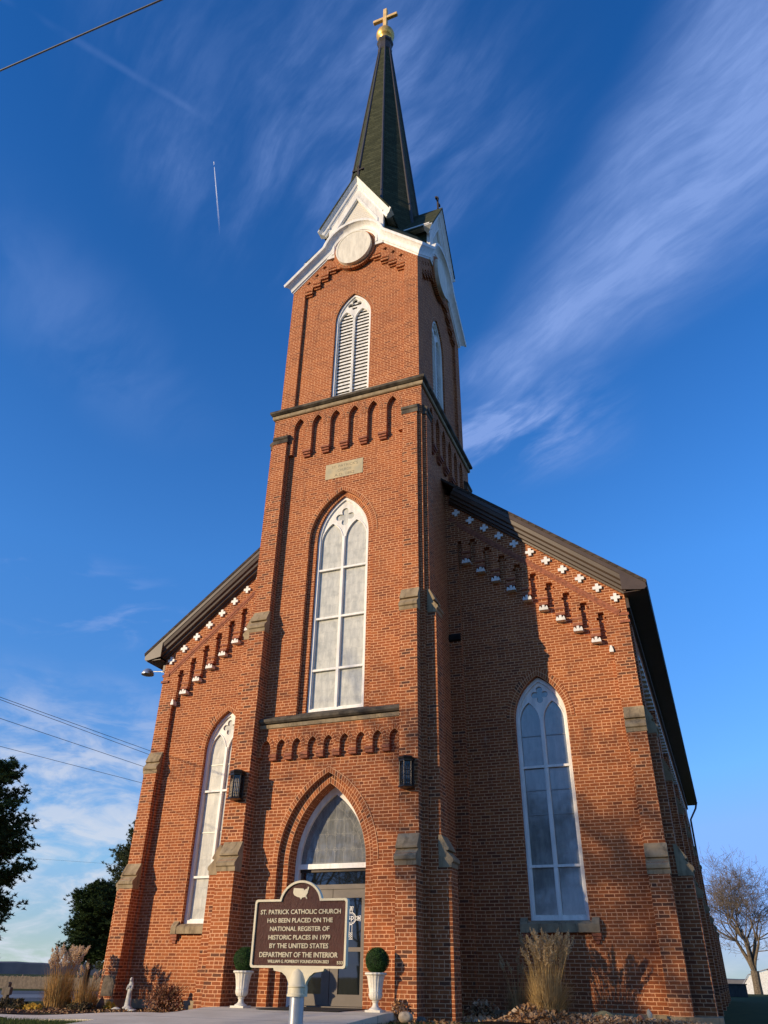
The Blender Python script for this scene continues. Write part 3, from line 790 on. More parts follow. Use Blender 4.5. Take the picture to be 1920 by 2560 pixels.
# ---- windows
def gothic_window(name, mp, cx, a, zb, zs, za, d, glass, bars, lz, qz, qr, louver=False, parent=None, fr=.065, mull=.05, sub=()):
    mb = MB(); mb.plate([arch_loop(a, zb, zs, za, cx), arch_loop(a - fr, zb + fr * 1.2, zs, za - fr * 1.45, cx)], mp, d, d - .16)
    o = P(mb, name, WHITE2)
    ai = a - fr + .004; hw = (ai - mull - .028) / 2; cxl = mull + hw
    tr = [arch_loop(ai, zb + fr * 1.2 - .004, zs, za - fr * 1.45 + .004, cx)]
    for s in (-1, 1): tr.append(arch_loop(hw, zb + fr * 1.2 + .03, lz[0], lz[1], cx + s * cxl, 8))
    tr.append(quatre(cx, qz, qr))
    mb = MB(); mb.plate(tr, mp, d - .045, d - .11); mb.build('tracery', WHITE, o)
    mb = MB()
    for s in (-1, 1):      # raised moulding round each light
        mb.sweep([(cx + s * cxl + hw + .014, zb + .2)] + [(x, z) for x, z in arch(hw, lz[0], lz[1], cx + s * cxl, 8, .014)] + [(cx + s * cxl - hw - .014, zb + .2)], [(-.014, d - .05), (-.014, d - .028), (.014, d - .028), (.014, d - .05)], mp)
    mb.build('light_moulding', WHITE2, o)
    if bars:
        mb = MB()
        for z in bars: mb.box(cx - ai, cx + ai, d - .06, d - .012, z - .028, z + .028, mp)
        mb.box(cx - .032, cx + .032, d - .06, d - .010, zb + .08, lz[0] + .1, mp)
        mb.build('glazing_bars', WHITE2, o)
    if sub:
        for z in sub:
            mb = MB()
            for s in (-1, 1): mb.box(cx + s * cxl - hw, cx + s * cxl + hw, d - .078, d - .066, z - .009, z + .009, mp)
            mb.build('thin_bar', LEAD, o)
    if louver:
        mb = MB(); n = 27; z0 = zb + .14
        for i in range(n + 6):
            z = z0 + i * .148
            if z > za - .16: break
            w = a - .02
            h = z - zs
            if h > 0:
                Rr = (a * a + (za - zs) ** 2) / (2 * a); w = a - Rr + math.sqrt(max(0, Rr * Rr - h * h)) - .04
            if w < .05: break
            p = [(cx - w, d - .10, z - .055), (cx + w, d - .10, z - .055), (cx + w, d - .235, z + .115), (cx - w, d - .235, z + .115)]
            p2 = [(x, dd, zz + .068) for x, dd, zz in p]
            A_ = [mp(*q) for q in p]; B_ = [mp(*q) for q in p2]
            mb.q(*A_); mb.q(*B_); mb.q(A_[0], A_[1], B_[1], B_[0]); mb.q(A_[2], A_[3], B_[3], B_[2])
        mb.build('louvre_slats', LOUV, o)
        mb = MB(); mb.plate([arch_loop(a - .01, zb, zs, za - .02, cx)], mp, d - .26, d - .27); mb.build('louvre_backing', LOUV, o)
    else:
        mb = MB(); mb.plate([arch_loop(a - .02, zb + .02, zs, za - .03, cx)], mp, d - .085, d - .09); mb.build('glass', glass, o)
    return o
for k in range(4):
    gothic_window('louvred_window', K[k], 0, .645, 16.09, 19.52, 20.68, 2.20, None, [], (19.50, 19.97), 20.25, .255, louver=True, mull=.035)
gothic_window('tower_window', K[0], 0, .775, 6.13, 11.02, 12.36, 2.16, GLASS_MILK, [7.22, 8.65, 10.09], (10.98, 11.56), 11.73, .285)
def hood_and_sill(mp, cx, dpl):
    pass
# ---- nave front
RT = lambda x: 9.18 + (7.67 - x) * .82
mo = [2.92 + .4135 * i for i in range(9)]
tb = lambda m: 10.97 - .867 * (m - 2.92)
def mirror(pts, s): return [(s * x, z) for x, z in pts] if s > 0 else [(-x, z) for x, z in pts][::-1]
for s in (1, -1):
    out = [(2.30, ZB), (2.66, ZB), (2.66, tb(2.92) + .55), (2.79, tb(2.92) + .55)]
    for i, m in enumerate(mo):
        b = tb(m)
        out += [(m - .122, b), (m + .122, b)]
        xl = m + .122; xr = (mo[i + 1] - .122) if i < 8 else 6.50
        zt = 9.76 - .867 * ((xl + xr) / 2 - 5.16)
        for (x, z) in ((xl, zt - .20), (xl - .045, zt - .20), (xl - .045, zt - .13), (xl, zt - .13), (xl, zt), (xr, zt), (xr, zt - .13), (xr + .045, zt - .13), (xr + .045, zt - .20), (xr, zt - .20)):
            out.append((x, z))
    out += [(6.50, 7.73), (6.60, 7.73), (6.60, RT(6.60) - .3), (2.30, RT(2.30) - .3)]
    mb = MB(); mb.plate([mirror(out, s)], K[0], 0., -.14, ulim=6.59)
    mb.plate([mirror([(6.60, ZB), (7.08, ZB), (7.08, RT(7.08) - .3), (6.60, RT(6.60) - .3)], s)], K[0], 0., -.14, ulim=7.07)
    P(mb, 'nave_wall', BR)
    cx = s * 4.60
    mb = MB(); mb.plate([mirror([(2.25, ZB), (6.75, ZB), (6.75, RT(6.75) - .3), (2.25, RT(2.25) - .3)], s), arch_loop(.655, 1.66, 6.12, 7.24, cx)], K[0], -.12, -.34, ulim=7.)
    o = P(mb, 'nave_panel', BR)
    rg = MB(); ring(rg, K[0], .655, 6.12, 7.24, .20, -.108, -.15, cx, 22, leg=0.); rg.build('arch_ring', BRU, o)
    gothic_window('lancet_window', K[0], cx, .65, 1.67, 6.12, 7.22, -.24, GLASS_SHADED if s > 0 else GLASS_MILK, [2.78, 4.99], (6.10, 6.60), 6.78, .215, fr=.075,
                  sub=(3.9, 4.45, 5.75) if s > 0 else (3.9, 5.72))
    # sill with lugs and brick brackets
    mb = MB(); f = K[0]
    mb.prism([(-.34, 1.62), (-.34, 1.70), (-.10, 1.655), (.0, 1.60), (.0, 1.44), (-.34, 1.44)], lambda d, z, a: f(a, d, z), cx - .70, cx + .70)
    for q in (-1, 1):
        a, b = sorted((cx + q * .70, cx + q * .86))
        mb.prism([(-.13, 1.74), (-.03, 1.66), (.012, 1.60), (.012, 1.435), (-.13, 1.435)], lambda d, z, aa: f(aa, d, z), a, b)
    P(mb, 'window_sill', STONE)
    for q in (-1, 1):
        mb = MB(); c = cx + q * .77
        mb.box(c - .10, c + .10, -.125, -.02, 1.365, 1.435, f); mb.box(c - .085, c + .085, -.125, -.05, 1.295, 1.363, f); mb.box(c - .05, c + .05, -.125, -.08, 1.225, 1.293, f)
        P(mb, 'sill_bracket', BRD)
    # corner buttresses
    u0, u1 = sorted((s * 6.64, s * 7.078))
    pier(K[0], u0, u1, -.2, [(.34, 3.12), (.14, 6.16), (.005, 8.0)], 8.0, topcap=False)
    side = K[1] if s > 0 else K[3]
    u0, u1 = sorted((s * .12, s * .60))
    pier(side, u0, u1, 6.9, [(7.50, 3.12), (7.27, 6.16), (7.13, 8.3)], 8.3, topcap=False)
    for j in range(5):
        u0, u1 = sorted((s * (5.4 + 5.4 * j), s * (5.95 + 5.4 * j)))
        pier(side, u0, u1, 6.9, [(7.50, 3.12), (7.27, 6.16), (7.13, 7.6)], 7.6, topcap=False)
    # pilaster beside the tower
    u0, u1 = sorted((s * 2.28, s * 2.68))
    po_ = pier(K[0], u0, u1, -.2, [(.03, 12.)], 12.2, topcap=False)
    mb = MB(); mb.prism([(.0, 8.62), (.035, 8.62), (.10, 8.52), (.10, 8.42), (.0, 8.38)], lambda d, z, a: K[0](a, d, z), u0, u1 - .01 if s > 0 else u1); mb.build('pilaster_cap', BLACKST, po_)
    # raked string below the crosses
    z0 = lambda x: 8.62 + (6.88 - x) * .84
    mb = MB(); mb.sweep([(x * s, z0(x)) for x in ((6.90, 2.46) if s > 0 else (2.46, 6.90))], [(-.045, -.01), (-.045, .022), (.045, .022), (.045, -.01)], K[0])
    mb.sweep([(x * s, z0(x) - .09) for x in ((6.84, 2.46) if s > 0 else (2.46, 6.84))], [(-.035, -.01), (-.035, .010), (.040, .010), (.040, -.01)], K[0])
    a, b = sorted((s * 6.86, s * 7.115))
    mb.box(a, b, -.01, .03, 8.50, 8.575, K[0]); mb.box(a, b, -.01, .045, 8.30, 8.37, K[0])
    P(mb, 'raked_string', BRD)
    # white crosses
    for i in range(11):
        if s < 0 and i < 1: pass
        x = 2.68 + .417 * i
        mb = MB(); mb.plate([plus(s * x, 12.47 - .83 * (x - 2.68), .118, .041)], K[0], .06, -.01); P(mb, 'white_cross', WHITE2)
    # corbel brackets
    for i, m in enumerate(mo + [6.56]):
        z = tb(m) - .10
        mb = MB(); w = .108 if i < 9 else .05
        if i < 9:
            sh = [(-w - .012, z - .13), (w + .012, z - .13), (w + .012, z - .085), (w - .01, z - .02), (w - .03, z - .02), (w - .07, z - .075), (.03, z + .01), (-.03, z + .01), (-w + .07, z - .075), (-w + .03, z - .02), (-w + .01, z - .02), (-w - .012, z - .085)]
        else: sh = [(-w, z - .15), (w, z - .15), (w, z - .10), (.02, z + .02), (-.02, z + .02), (-w, z - .10)]
        mb.plate([[(s * m + u, v) for u, v in sh]], K[0], .055, -.125, back=False)
        P(mb, 'white_bracket', WHITE)
        if i < 9:
            mb = MB(); mb.box(s * m - .125, s * m + .125, -.12, .03, tb(m) - .075, tb(m) + .0, K[0])
            mb.box(s * m - .14, s * m + .14, -.02, .022, tb(m) + .10, tb(m) + .15, K[0]); P(mb, 'corbel', BRD)
    # rake cornice in brown metal
    pth = [(7.09, RT(7.09) - .60), (2.46, RT(2.46) - .60)]
    pf = [(0, -.02), (0, .06), (.045, .075), (.055, .15), (.12, .165), (.135, .24), (.20, .255), (.235, .31), (.33, .335), (.34, .352), (.445, .355), (.46, .34), (.465, -.02)]
    if s > 0: mb = MB(); mb.sweep(pth, pf, K[0])
    else: mb = MB(); mb.sweep([(-x, z) for x, z in pth[::-1]], pf, K[0])
    P(mb, 'rake_cornice', BMETAL)
    mb = MB()
    mb.prism([(s * 7.06, 9.07), (s * 7.06, RT(7.06) - .035), (s * 7.65, RT(7.65) - .035), (s * 7.66, 9.05), (s * 7.60, 9.0), (s * 7.50, 9.00)], lambda u, z, a: K[0](u, a, z), .354, .30)
    mb.box(*sorted((s * 7.60, s * 7.675)), .30, -28.9, 9.03, 9.145, K[0])
    mb.box(*sorted((s * 7.08, s * 7.62)), .30, -28.9, 8.99, 9.01, K[0])
    mb.box(*sorted((s * 7.085, s * 7.16)), .0, -28.4, 8.70, 8.99, K[0])
    P(mb, 'eave', BMETAL)
    # side wall
    sd = (K[1] if s > 0 else K[3])
    wins = [3.2 + 5.4 * j for j in range(5)]
    mb = MB(); lp = [[(0.04, ZB), (28.46, ZB), (28.46, 9.0), (0.04, 9.0)]] + [arch_loop(.66, 1.7, 5.6, 6.75, w) for w in wins]
    if s < 0: lp = [[(-u, z) for u, z in l_] for l_ in lp]
    mb.plate(lp, sd, 6.96, 6.7, ulim=99); P(mb, 'side_wall', BR)
    mb = MB(); mb.box(*sorted((s * .60, s * 28.5)), 6.9, 7.078, 7.78, 8.99, sd); mb.box(*sorted((s * .005, s * .60)), 6.9, 7.079, ZB, 8.99, sd)
    P(mb, 'eaves_band', BR)
    for j in range(5):
        o = gothic_window('side_window', sd, s * wins[j], .65, 1.72, 5.6, 6.73, 6.86, GLASS_SHADED, [2.8, 4.6], (5.6, 6.1), 6.28, .2)
    mb = MB()
    for j in range(64):
        u = s * (1.0 + .4135 * j)
        mb.box(u - .12, u + .12, 6.95, 7.15, 7.60, 7.70, sd)
        mb.box(u - .07, u + .07, 6.95, 7.12, 7.70, 7.775, sd)
    tag(P(mb, 'white_dentils', WHITE), kind='stuff')
    # plinth
    mb = MB()
    mb.box(*sorted((s * 2.70, s * 6.60)), -.10, -.05, ZB, .0, K[0]); mb.box(*sorted((s * 6.58, s * 7.60)), -.14, .40, ZB, -.01, K[0])
    mb.box(*sorted((s * .17, s * .66)), 6.9, 7.58, ZB, -.012, sd); mb.box(*sorted((s * .66, s * 28.5)), 6.9, 7.02, ZB, .0, sd)
    P(mb, 'stone_plinth', STONE)
# rear gable
mb = MB(); mb.plate([[(-7.08, ZB), (7.08, ZB), (7.08, 9.2), (0, 15.0), (-7.08, 9.2)]], lambda u, d, z: (u, 28.5 + d, z), 0, -.3, back=True); P(mb, 'rear_wall', BR)
# roof
mb = MB()
for s in (1, -1):
    A_ = (s * 7.69, RT(7.69)); Bq = (0., RT(0))
    mb.prism([A_, Bq, (0, RT(0) - .09), (s * 7.67, RT(7.69) - .09)] if s > 0 else [Bq, A_, (s * 7.67, RT(7.69) - .09), (0, RT(0) - .09)], lambda u, z, a: (u, a, z + .075), -.37, 28.95)
P(mb, 'nave_roof', BROOF)
# downspout
mb = MB(); mb.tube([(7.66, 28.3, 9.05), (7.55, 28.2, 8.7), (7.2, 27.9, 8.1), (7.15, 27.9, 0)], .05, 8); P(mb, 'downspout', BMETAL)
# inner light blocker: dark floor/ceiling not needed

# ---- entrance
mb = MB(); f = K[0]
mb.plate([arch_loop(.945, -.02, 2.68, 4.39), arch_loop(.845, -.03, 2.68, 4.22)], f, 1.875, 1.70)
mb.box(-.845, .845, 1.74, 1.865, 2.62, 2.725, f)
o = P(mb, 'door_frame', WHITE2)
mb = MB(); mb.plate([arch_loop(.85, 2.70, 2.70, 4.24)], f, 1.79, 1.78); ty = P(mb, 'fanlight', GLASS_TY)
ld = MB(); Lw = .0016
def strip(p, q, w=Lw, d=1.797):
    p = Vector(p); q = Vector(q); t = (q - p).normalized(); n = Vector((-t.y, t.x)) * w
    ld.q(*[f(v.x, d, v.y) for v in (p + n, q + n, q - n, p - n)])
def circ(cx, cz, r, n=14, w=.0016):
    for i in range(n):
        a, b = 2 * PI * i / n, 2 * PI * (i + 1) / n
        strip((cx + r * math.cos(a), cz + r * math.sin(a)), (cx + r * math.cos(b), cz + r * math.sin(b)), w)
for off in (.035, .15):
    a = .84 - off; pts = arch(a, 2.74, 4.19 - off * 1.5, 0, 16)
    for i in range(len(pts) - 1): strip(pts[i], pts[i + 1])
po, pi_ = arch(.84 - .035, 2.74, 4.19 - .052, 0, 16), arch(.84 - .15, 2.74, 4.19 - .225, 0, 16)
for i in range(1, len(po) - 1):
    strip(po[i], pi_[i]); circ(po[i][0], po[i][1], .008, 6, .005)
inner_w = lambda z: max(.0, (lambda h, a, H: a - (a * a + H * H) / (2 * a) + math.sqrt(max(0, ((a * a + H * H) / (2 * a)) ** 2 - h * h)))(max(0, z - 2.74), .69, 1.225))
for x in (-.45, -.22, 0, .22, .45):
    z1 = 2.76
    zz = 2.76
    while zz < 3.96 and inner_w(zz) > abs(x): zz += .02
    strip((x, 2.75), (x, zz))
for z in (3.02, 3.35, 3.66):
    strip((-inner_w(z), z), (inner_w(z), z))
    for x in (-.45, -.22, 0, .22, .45):
        if inner_w(z) > abs(x) + .05: circ(x, z, .042)
strip((-.80, 2.755), (.80, 2.755))
ld.build('came_tracery', LEAD, ty)
mb = MB(); mb.box(-.845, .845, 1.70, 1.80, 2.56, 2.62, f); P(mb, 'head_gap', IRON)
mb = MB(); mb.box(-.845, .845, 1.74, 1.755, 2.30, 2.56, f); P(mb, 'transom_light', GLASS_DK)
mb = MB(); mb.box(-.845, .845, 1.72, 1.82, 2.205, 2.30, f); mb.box(-.845, -.80, 1.72, 1.82, 0, 2.205, f); mb.box(.80, .845, 1.72, 1.82, 0, 2.205, f)
mb.box(-.84, .84, 1.70, 1.95, -.03, .03, f); P(mb, 'door_case', TAUPE)
def text_mesh(txt, size=1.):
    cu_ = bpy.data.curves.new('t', 'FONT'); cu_.body = txt; cu_.size = size; cu_.extrude = 0; cu_.resolution_u = 3
    ob = bpy.data.objects.new('t', cu_); COL.objects.link(ob)
    dg = bpy.context.evaluated_depsgraph_get(); dg.update()
    me = bpy.data.meshes.new_from_object(ob.evaluated_get(dg))
    vs = [tuple(v.co) for v in me.vertices]; fs = [tuple(p.vertices) for p in me.polygons]
    es = {}
    for p in fs:
        for i in range(len(p)):
            e = (p[i], p[(i + 1) % len(p)]); es[tuple(sorted(e))] = es.get(tuple(sorted(e)), 0) + 1
    bd = [e for e, c in es.items() if c == 1]
    bpy.data.objects.remove(ob); bpy.data.curves.remove(cu_); bpy.data.meshes.remove(me)
    return vs, fs, bd
def add_text(mb, txt, x0, x1, z0, z1, fmap, d1, d0, bold=0.):
    vs, fs, bd = text_mesh(txt)
    ax0 = min(v[0] for v in vs); ax1 = max(v[0] for v in vs); az0 = min(v[1] for v in vs); az1 = max(v[1] for v in vs)
    g = lambda v: (x0 + (v[0] - ax0) / (ax1 - ax0) * (x1 - x0), z0 + (v[1] - az0) / (az1 - az0) * (z1 - z0))
    pp = [g(v) for v in vs]
    offs = [(0, 0)] if not bold else [(-bold, 0, 0), (bold, 0, .0004), (0, bold, .0008), (0, -bold, .0012)]
    for of in offs:
        e = of[2] if len(of) > 2 else 0
        i = len(mb.v); n = len(pp)
        mb.v += [fmap(p[0] + of[0], d1 - e, p[1] + of[1]) for p in pp] + [fmap(p[0] + of[0], d0, p[1] + of[1]) for p in pp]
        for p in fs: mb.f.append(tuple(i + k for k in p))
        for a, b in bd: mb.f.append((i + a, i + b, i + n + b, i + n + a))
for s in (-1, 1):
    x0, x1 = (.006, .798) if s > 0 else (-.798, -.006)
    g0, g1 = (x0 + .185, x1 - .10) if s > 0 else (x0 + .10, x1 - .185)
    mb = MB(); mb.plate([[(x0, .035), (x1, .035), (x1, 2.20), (x0, 2.20)], [(g0, .24), (g1, .24), (g1, 1.01), (g0, 1.01)], [(g0, 1.09), (g1, 1.09), (g1, 2.03), (g0, 2.03)]], f, 1.80, 1.755, back=True)
    dr = P(mb, 'door', TAUPE)
    mb = MB(); mb.box(g0 - .01, g1 + .01, 1.772, 1.776, .23, 2.04, f); mb.build('door_glass', GLASS_DK, dr)
    hx = x0 + .09 if s > 0 else x1 - .09
    mb = MB(); mb.tube([f(hx, 1.80, .85), f(hx, 1.86, .85), f(hx, 1.86, 1.25), f(hx, 1.80, 1.25)], .012, 6); mb.build('handle', GALV, dr)
    # etched cross emblem
    mb = MB(); ex, ez = s * .444, 1.635; dd = 1.778
    N = 28
    for r0, r1 in ((.105, .118), (.085, .092)):
        for i in range(N):
            a, b = 2 * PI * i / N, 2 * PI * (i + 1) / N
            mb.q(*[f(ex + r * math.cos(t), dd, ez + r * math.sin(t)) for r, t in ((r0, a), (r1, a), (r1, b), (r0, b))])
    def arm(ux, uz, L, wt, w0=.035):
        vx, vz = -uz, ux
        pts = [(.12, w0), (L * .62, w0), (L * .66, w0 * 1.15), (L - .05, w0 * 1.2), (L, wt), (L, -wt), (L - .05, -w0 * 1.2), (L * .66, -w0 * 1.15), (L * .62, -w0), (.12, -w0)]
        P2 = [(ex + ux * a + vx * b, ez + uz * a + vz * b) for a, b in pts]
        cxm = sum(p[0] for p in P2) / len(P2); czm = sum(p[1] for p in P2) / len(P2)
        inn = []
        for a, b in pts:
            a2 = a + (.008 if a < L / 2 else -.008); b2 = b - math.copysign(.009, b)
            inn.append((ex + ux * a2 + vx * b2, ez + uz * a2 + vz * b2))
        for i in range(len(P2)):
            j = (i + 1) % len(P2)
            mb.q(f(P2[i][0], dd, P2[i][1]), f(P2[j][0], dd, P2[j][1]), f(inn[j][0], dd, inn[j][1]), f(inn[i][0], dd, inn[i][1]))
        # knot lines
        mlt = (.70, .80, .90)
        for q in mlt:
            for w in (-1, 1):
                a0, b0 = L * q - .02, w * w0 * .8; a1, b1_ = L * q + .03, -w * w0 * .8
                e = .005
                mb.q(*[f(ex + ux * a + vx * b, dd + .0006 * (w + 2), ez + uz * a + vz * b) for a, b in ((a0 - e, b0), (a0 + e, b0), (a1 + e, b1_), (a1 - e, b1_))])
    arm(0, 1, .225, .058); arm(1, 0, .225, .058); arm(-1, 0, .225, .058); arm(0, -1, .40, .050)
    add_text(mb, 'sp', ex - .062, ex + .066, ez - .062, ez + .045, f, dd, dd - .001)
    mb.build('cross_emblem', WHITE2, dr)
# name plaque
mb = MB(); mb.box(-.60, .60, 2.335, 2.352, 12.97, 13.50, f); pq = P(mb, 'name_plaque', PLAQ)
mb = MB()
add_text(mb, "ST. PATRICK'S", -.40, .44, 13.325, 13.42, f, 2.3535, 2.35); add_text(mb, "CHURCH", -.20, .22, 13.175, 13.27, f, 2.3535, 2.35); add_text(mb, "A.D. 1862", -.30, .34, 13.02, 13.115, f, 2.3535, 2.35)
mb.build('inscription', PLAQ_T, pq)
# corner stone
mb = MB(); mb.box(-7.05, -6.68, .30, .352, .06, .50, f); P(mb, 'corner_stone', GREYST)
# wall lanterns on the tower piers
for s in (-1, 1):
    cx, cd, z0, z1 = s * 2.13, 2.72 + .135, 4.03, 4.66
    hexp = lambda r, z, ph=PI / 6: [f(cx + 1.12 * r * math.cos(ph + i * PI / 3), cd + 1.12 * r * math.sin(ph + i * PI / 3), z) for i in range(6)]
    def stack(lst):
        mb = MB()
        for r, z in lst: mb.v += hexp(r, z)
        for j in range(len(lst) - 1):
            for i in range(6): mb.f.append((6 * j + i, 6 * j + (i + 1) % 6, 6 * j + 6 + (i + 1) % 6, 6 * j + 6 + i))
        mb.f.append(tuple(range(6))); mb.f.append(tuple(6 * (len(lst) - 1) + i for i in range(6)))
        return mb
    mb = stack([(.12, z1 - .10), (.155, z1 - .09), (.16, z1 - .05), (.15, z1 - .045), (.165, z1 - .03), (.17, z1 - .005), (.15, z1 + .02), (.05, z1 + .05)])
    lan = P(mb, 'wall_lantern', IRON)
    stack([(.12, z0), (.165, z0 + .01), (.165, z0 + .035), (.14, z0 + .05), (.13, z0 + .07)]).build('lantern_base', IRON, lan)
    stack([(.112, z0 + .05), (.112, z1 - .08)]).build('lantern_glass', GLASS_DK, lan)
    mb = MB()
    for i in range(6):
        a = PI / 6 + i * PI / 3; b = a + PI / 3
        pa = (cx + .156 * math.cos(a), cd + .156 * math.sin(a)); pb = (cx + .156 * math.cos(b), cd + .156 * math.sin(b))
        mb.tube([f(*pa, z0 + .04), f(*pa, z1 - .08)], .013, 6)
        L2 = lambda t: (pa[0] + (pb[0] - pa[0]) * t, pa[1] + (pb[1] - pa[1]) * t)
        for t in (.25, .5, .75): mb.tube([f(*L2(t), z0 + .05), f(*L2(t), z1 - .20)], .006, 4)
        for t0, t1 in ((0, .5), (.5, 1.), (.25, .75)):
            tm = (t0 + t1) / 2
            mb.tube([f(*L2(t0), z1 - .24), f(*L2(t0 + .04), z1 - .18), f(*L2(tm), z1 - .11), f(*L2(t1 - .04), z1 - .18), f(*L2(t1), z1 - .24)], .006, 4)
            mb.tube([f(*L2(t0), z0 + .18), f(*L2(tm), z0 + .09), f(*L2(t1), z0 + .18)], .006, 4)
        for zz in (z0 + .26, z0 + .36): mb.tube([f(*L2(0), zz), f(*L2(1), zz)], .006, 4)
    mb.box(cx - .05, cx + .05, 2.70, cd - .05, z0 + .25, z0 + .40, f)
    mb.build('lantern_cage', IRON, lan)
# flood light on the left eave
mb = MB(); mb.tube([(-7.08, .3, 8.80), (-7.45, .3, 8.84), (-7.78, .3, 8.88)], .016, 6); mb.tube([(-7.08, .3, 8.72), (-7.45, .3, 8.83)], .010, 6)
o = P(mb, 'lamp_arm', GALV)
mb = MB(); mb.lathe([(.03, .11), (.09, .10), (.16, .04), (.205, -.05), (.20, -.085), (.15, -.10), (.02, -.105)], (-7.975, .3, 8.88), 20)
mb.build('lamp_head', GALV, o, True)

# ================================================================== GROUND
def ss(a, b, x): t = max(0, min(1, (x - a) / (b - a))); return t * t * (3 - 2 * t)
def hg(x, y):
    base = -.15 - .05 * ss(2., 6., -x)
    hw = -.055 * max(0., -y - 3.4)
    front = max(-1.0, min(base, hw - .03)) if y < -3.4 else base
    r = math.hypot(x, y)
    wl = ss(5, -5, x)
    left = -.2 - .6 * ss(11, 26, r)
    right = -.15 - .65 * ss(60, 108, r) - .12 * ss(108, 135, r)
    far = wl * left + (1 - wl) * right
    return min(front, far)
def axis(lo, hi, near, step):
    v = []; x = 0.
    while x < hi:
        v.append(x); x += step if x < near else max(step, (x - near) * .28 + step)
    v.append(hi); w = []; x = -step
    while x > lo:
        w.append(x); x -= step if -x < near else max(step, (-x - near) * .28 + step)
    w.append(lo); return w[::-1] + v
def sheet(xs, ys, zf):
    mb = MB(); nx = len(xs)
    for y in ys:
        for x in xs: mb.v.append((x, y, zf(x, y)))
    for j in range(len(ys) - 1):
        for i in range(nx - 1):
            a = j * nx + i; mb.f.append((a, a + 1, a + nx + 1, a + nx))
    return mb
ax_, ay_ = axis(-4000, 4000, 30, 1.0), axis(-4000, 4000, 30, 1.0)
tag(sheet(ax_, ay_, hg).build('ground', GRASSG, recalc=False), kind='structure')
def lin(a, b, n): return [a + (b - a) * i / n for i in range(n + 1)]
# planting beds
tag(sheet(lin(-12., -1.97, 40), lin(-4.5, -.0, 20), lambda x, y: hg(x, y) + .012 + .02 * math.sin(x * 3) * math.sin(y * 4)).build('left_planting_bed', MULCH, recalc=False), kind='structure')
tag(sheet(lin(2.0, 9.0, 40), lin(-2.9, .06, 20), lambda x, y: hg(x, y) + .012 + .02 * math.sin(x * 3) * math.sin(y * 4)).build('right_planting_bed', MULCH, recalc=False), kind='structure')
# entrance walk: landing plus sloping walk with flared left side
mb = MB(); rows = []
for y in [-1.5, -3.4, -4.3, -4.9, -5.3, -5.7, -6.1, -7., -9., -12., -16., -22.]:
    fl = 0.
    if y < -4.3: fl = .55 * ss(-4.3, -5.7, y)
    z = -.055 * max(0, -y - 3.4)
    xl = -1.95 - fl if y > -6.2 else -2.5 + .10 * ss(-6.2, -9, y)
    rows.append([(xl, y, z), (1.95, y, z)])
for (a, b), (c, d) in zip(rows, rows[1:]):
    mb.q(a, b, d, c); mb.q(a, c, (c[0], c[1], c[2] - .2), (a[0], a[1], a[2] - .2)); mb.q(b, d, (d[0], d[1], d[2] - .2), (b[0], b[1], b[2] - .2))
tag(mb.build('entrance_walk', CONC), kind='structure')
mb = MB(); xs = lin(-14, -1.97, 24)
def zw(x, y): w_ = ss(2.4, 5.5, -x); return (1 - w_) * (-.055 * max(0, -y - 3.4) - .005) + w_ * (-.188 - .022 * (-y - 4.55))
for a, b in zip(xs, xs[1:]):
    ys_ = [-4.55, -5.0, -5.45, -5.9]
    for y0_, y1_ in zip(ys_, ys_[1:]): mb.q((a, y0_, zw(a, y0_)), (b, y0_, zw(b, y0_)), (b, y1_, zw(b, y1_)), (a, y1_, zw(a, y1_)))
    mb.q((a, -5.9, zw(a, -5.9)), (b, -5.9, zw(b, -5.9)), (b, -5.9, zw(b, -5.9) - .2), (a, -5.9, zw(a, -5.9) - .2))
    mb.q((a, -4.55, zw(a, -4.55)), (b, -4.55, zw(b, -4.55)), (b, -4.55, zw(b, -4.55) - .2), (a, -4.55, zw(a, -4.55) - .2))
tag(mb.build('side_path', CONC), kind='structure')
# car park / road on the left
def band_(name, p, m, z):
    mb = MB(); mb.q(*[(x, y, z) for x, y in p]); return tag(mb.build(name, m, recalc=False), kind='structure')
band_('car_park', [(-70, -25), (-25.7, 15.2), (-24.0, 16.5), (-20, 45), (-41.4, 35.6 + 9), (-90, -8)], ASPH, -.788)
band_('road', [(-80, -22), (-33.0, 22.6), (-31., 24.6), (-27., 34.), (-33.6, 33.), (-43., 27.4), (-84, -12)], ASPH2, -.783)
# wooded ridge far away
mb = MB(); n = 220; prev = None; random.seed(3)
for i in range(n + 1):
    a = R(10 + 160 * i / n); rr = 900 if a < R(80) else 620
    h = (7.2 if a > R(100) else 4.) + random.uniform(-.35, .5) + .7 * math.sin(i * .21) + .4 * math.sin(i * .77)
    p = (rr * math.cos(a), rr * math.sin(a)); q = ((rr + 60) * math.cos(a), (rr + 60) * math.sin(a))
    cur = ((p[0], p[1], -2), (p[0], p[1], h * .8), (q[0], q[1], h), (q[0] * 1.1, q[1] * 1.1, -2))
    if prev:
        for j in range(3): mb.q(prev[j], cur[j], cur[j + 1], prev[j + 1])
    prev = cur
tag(mb.build('wooded_hills', HILLM), kind='structure')
# far field beyond the fence
mb = MB(); mb.q(*[(x, y, -.785) for x, y in ((-75, 40), (-56, 62), (-90, 90), (-120, 60))])
tag(mb.build('field', plain('stubble', (.24, .17, .09), .95, scale=.8), recalc=False), kind='structure')

# door mat
mb = MB(); mb.box(-.70, 1.05, -3.55, -2.05, .002, .014)
tag(mb.build('door_mat', MAT_R), 'black rubber mat lying on the concrete in front of the entrance doors', 'door mat')

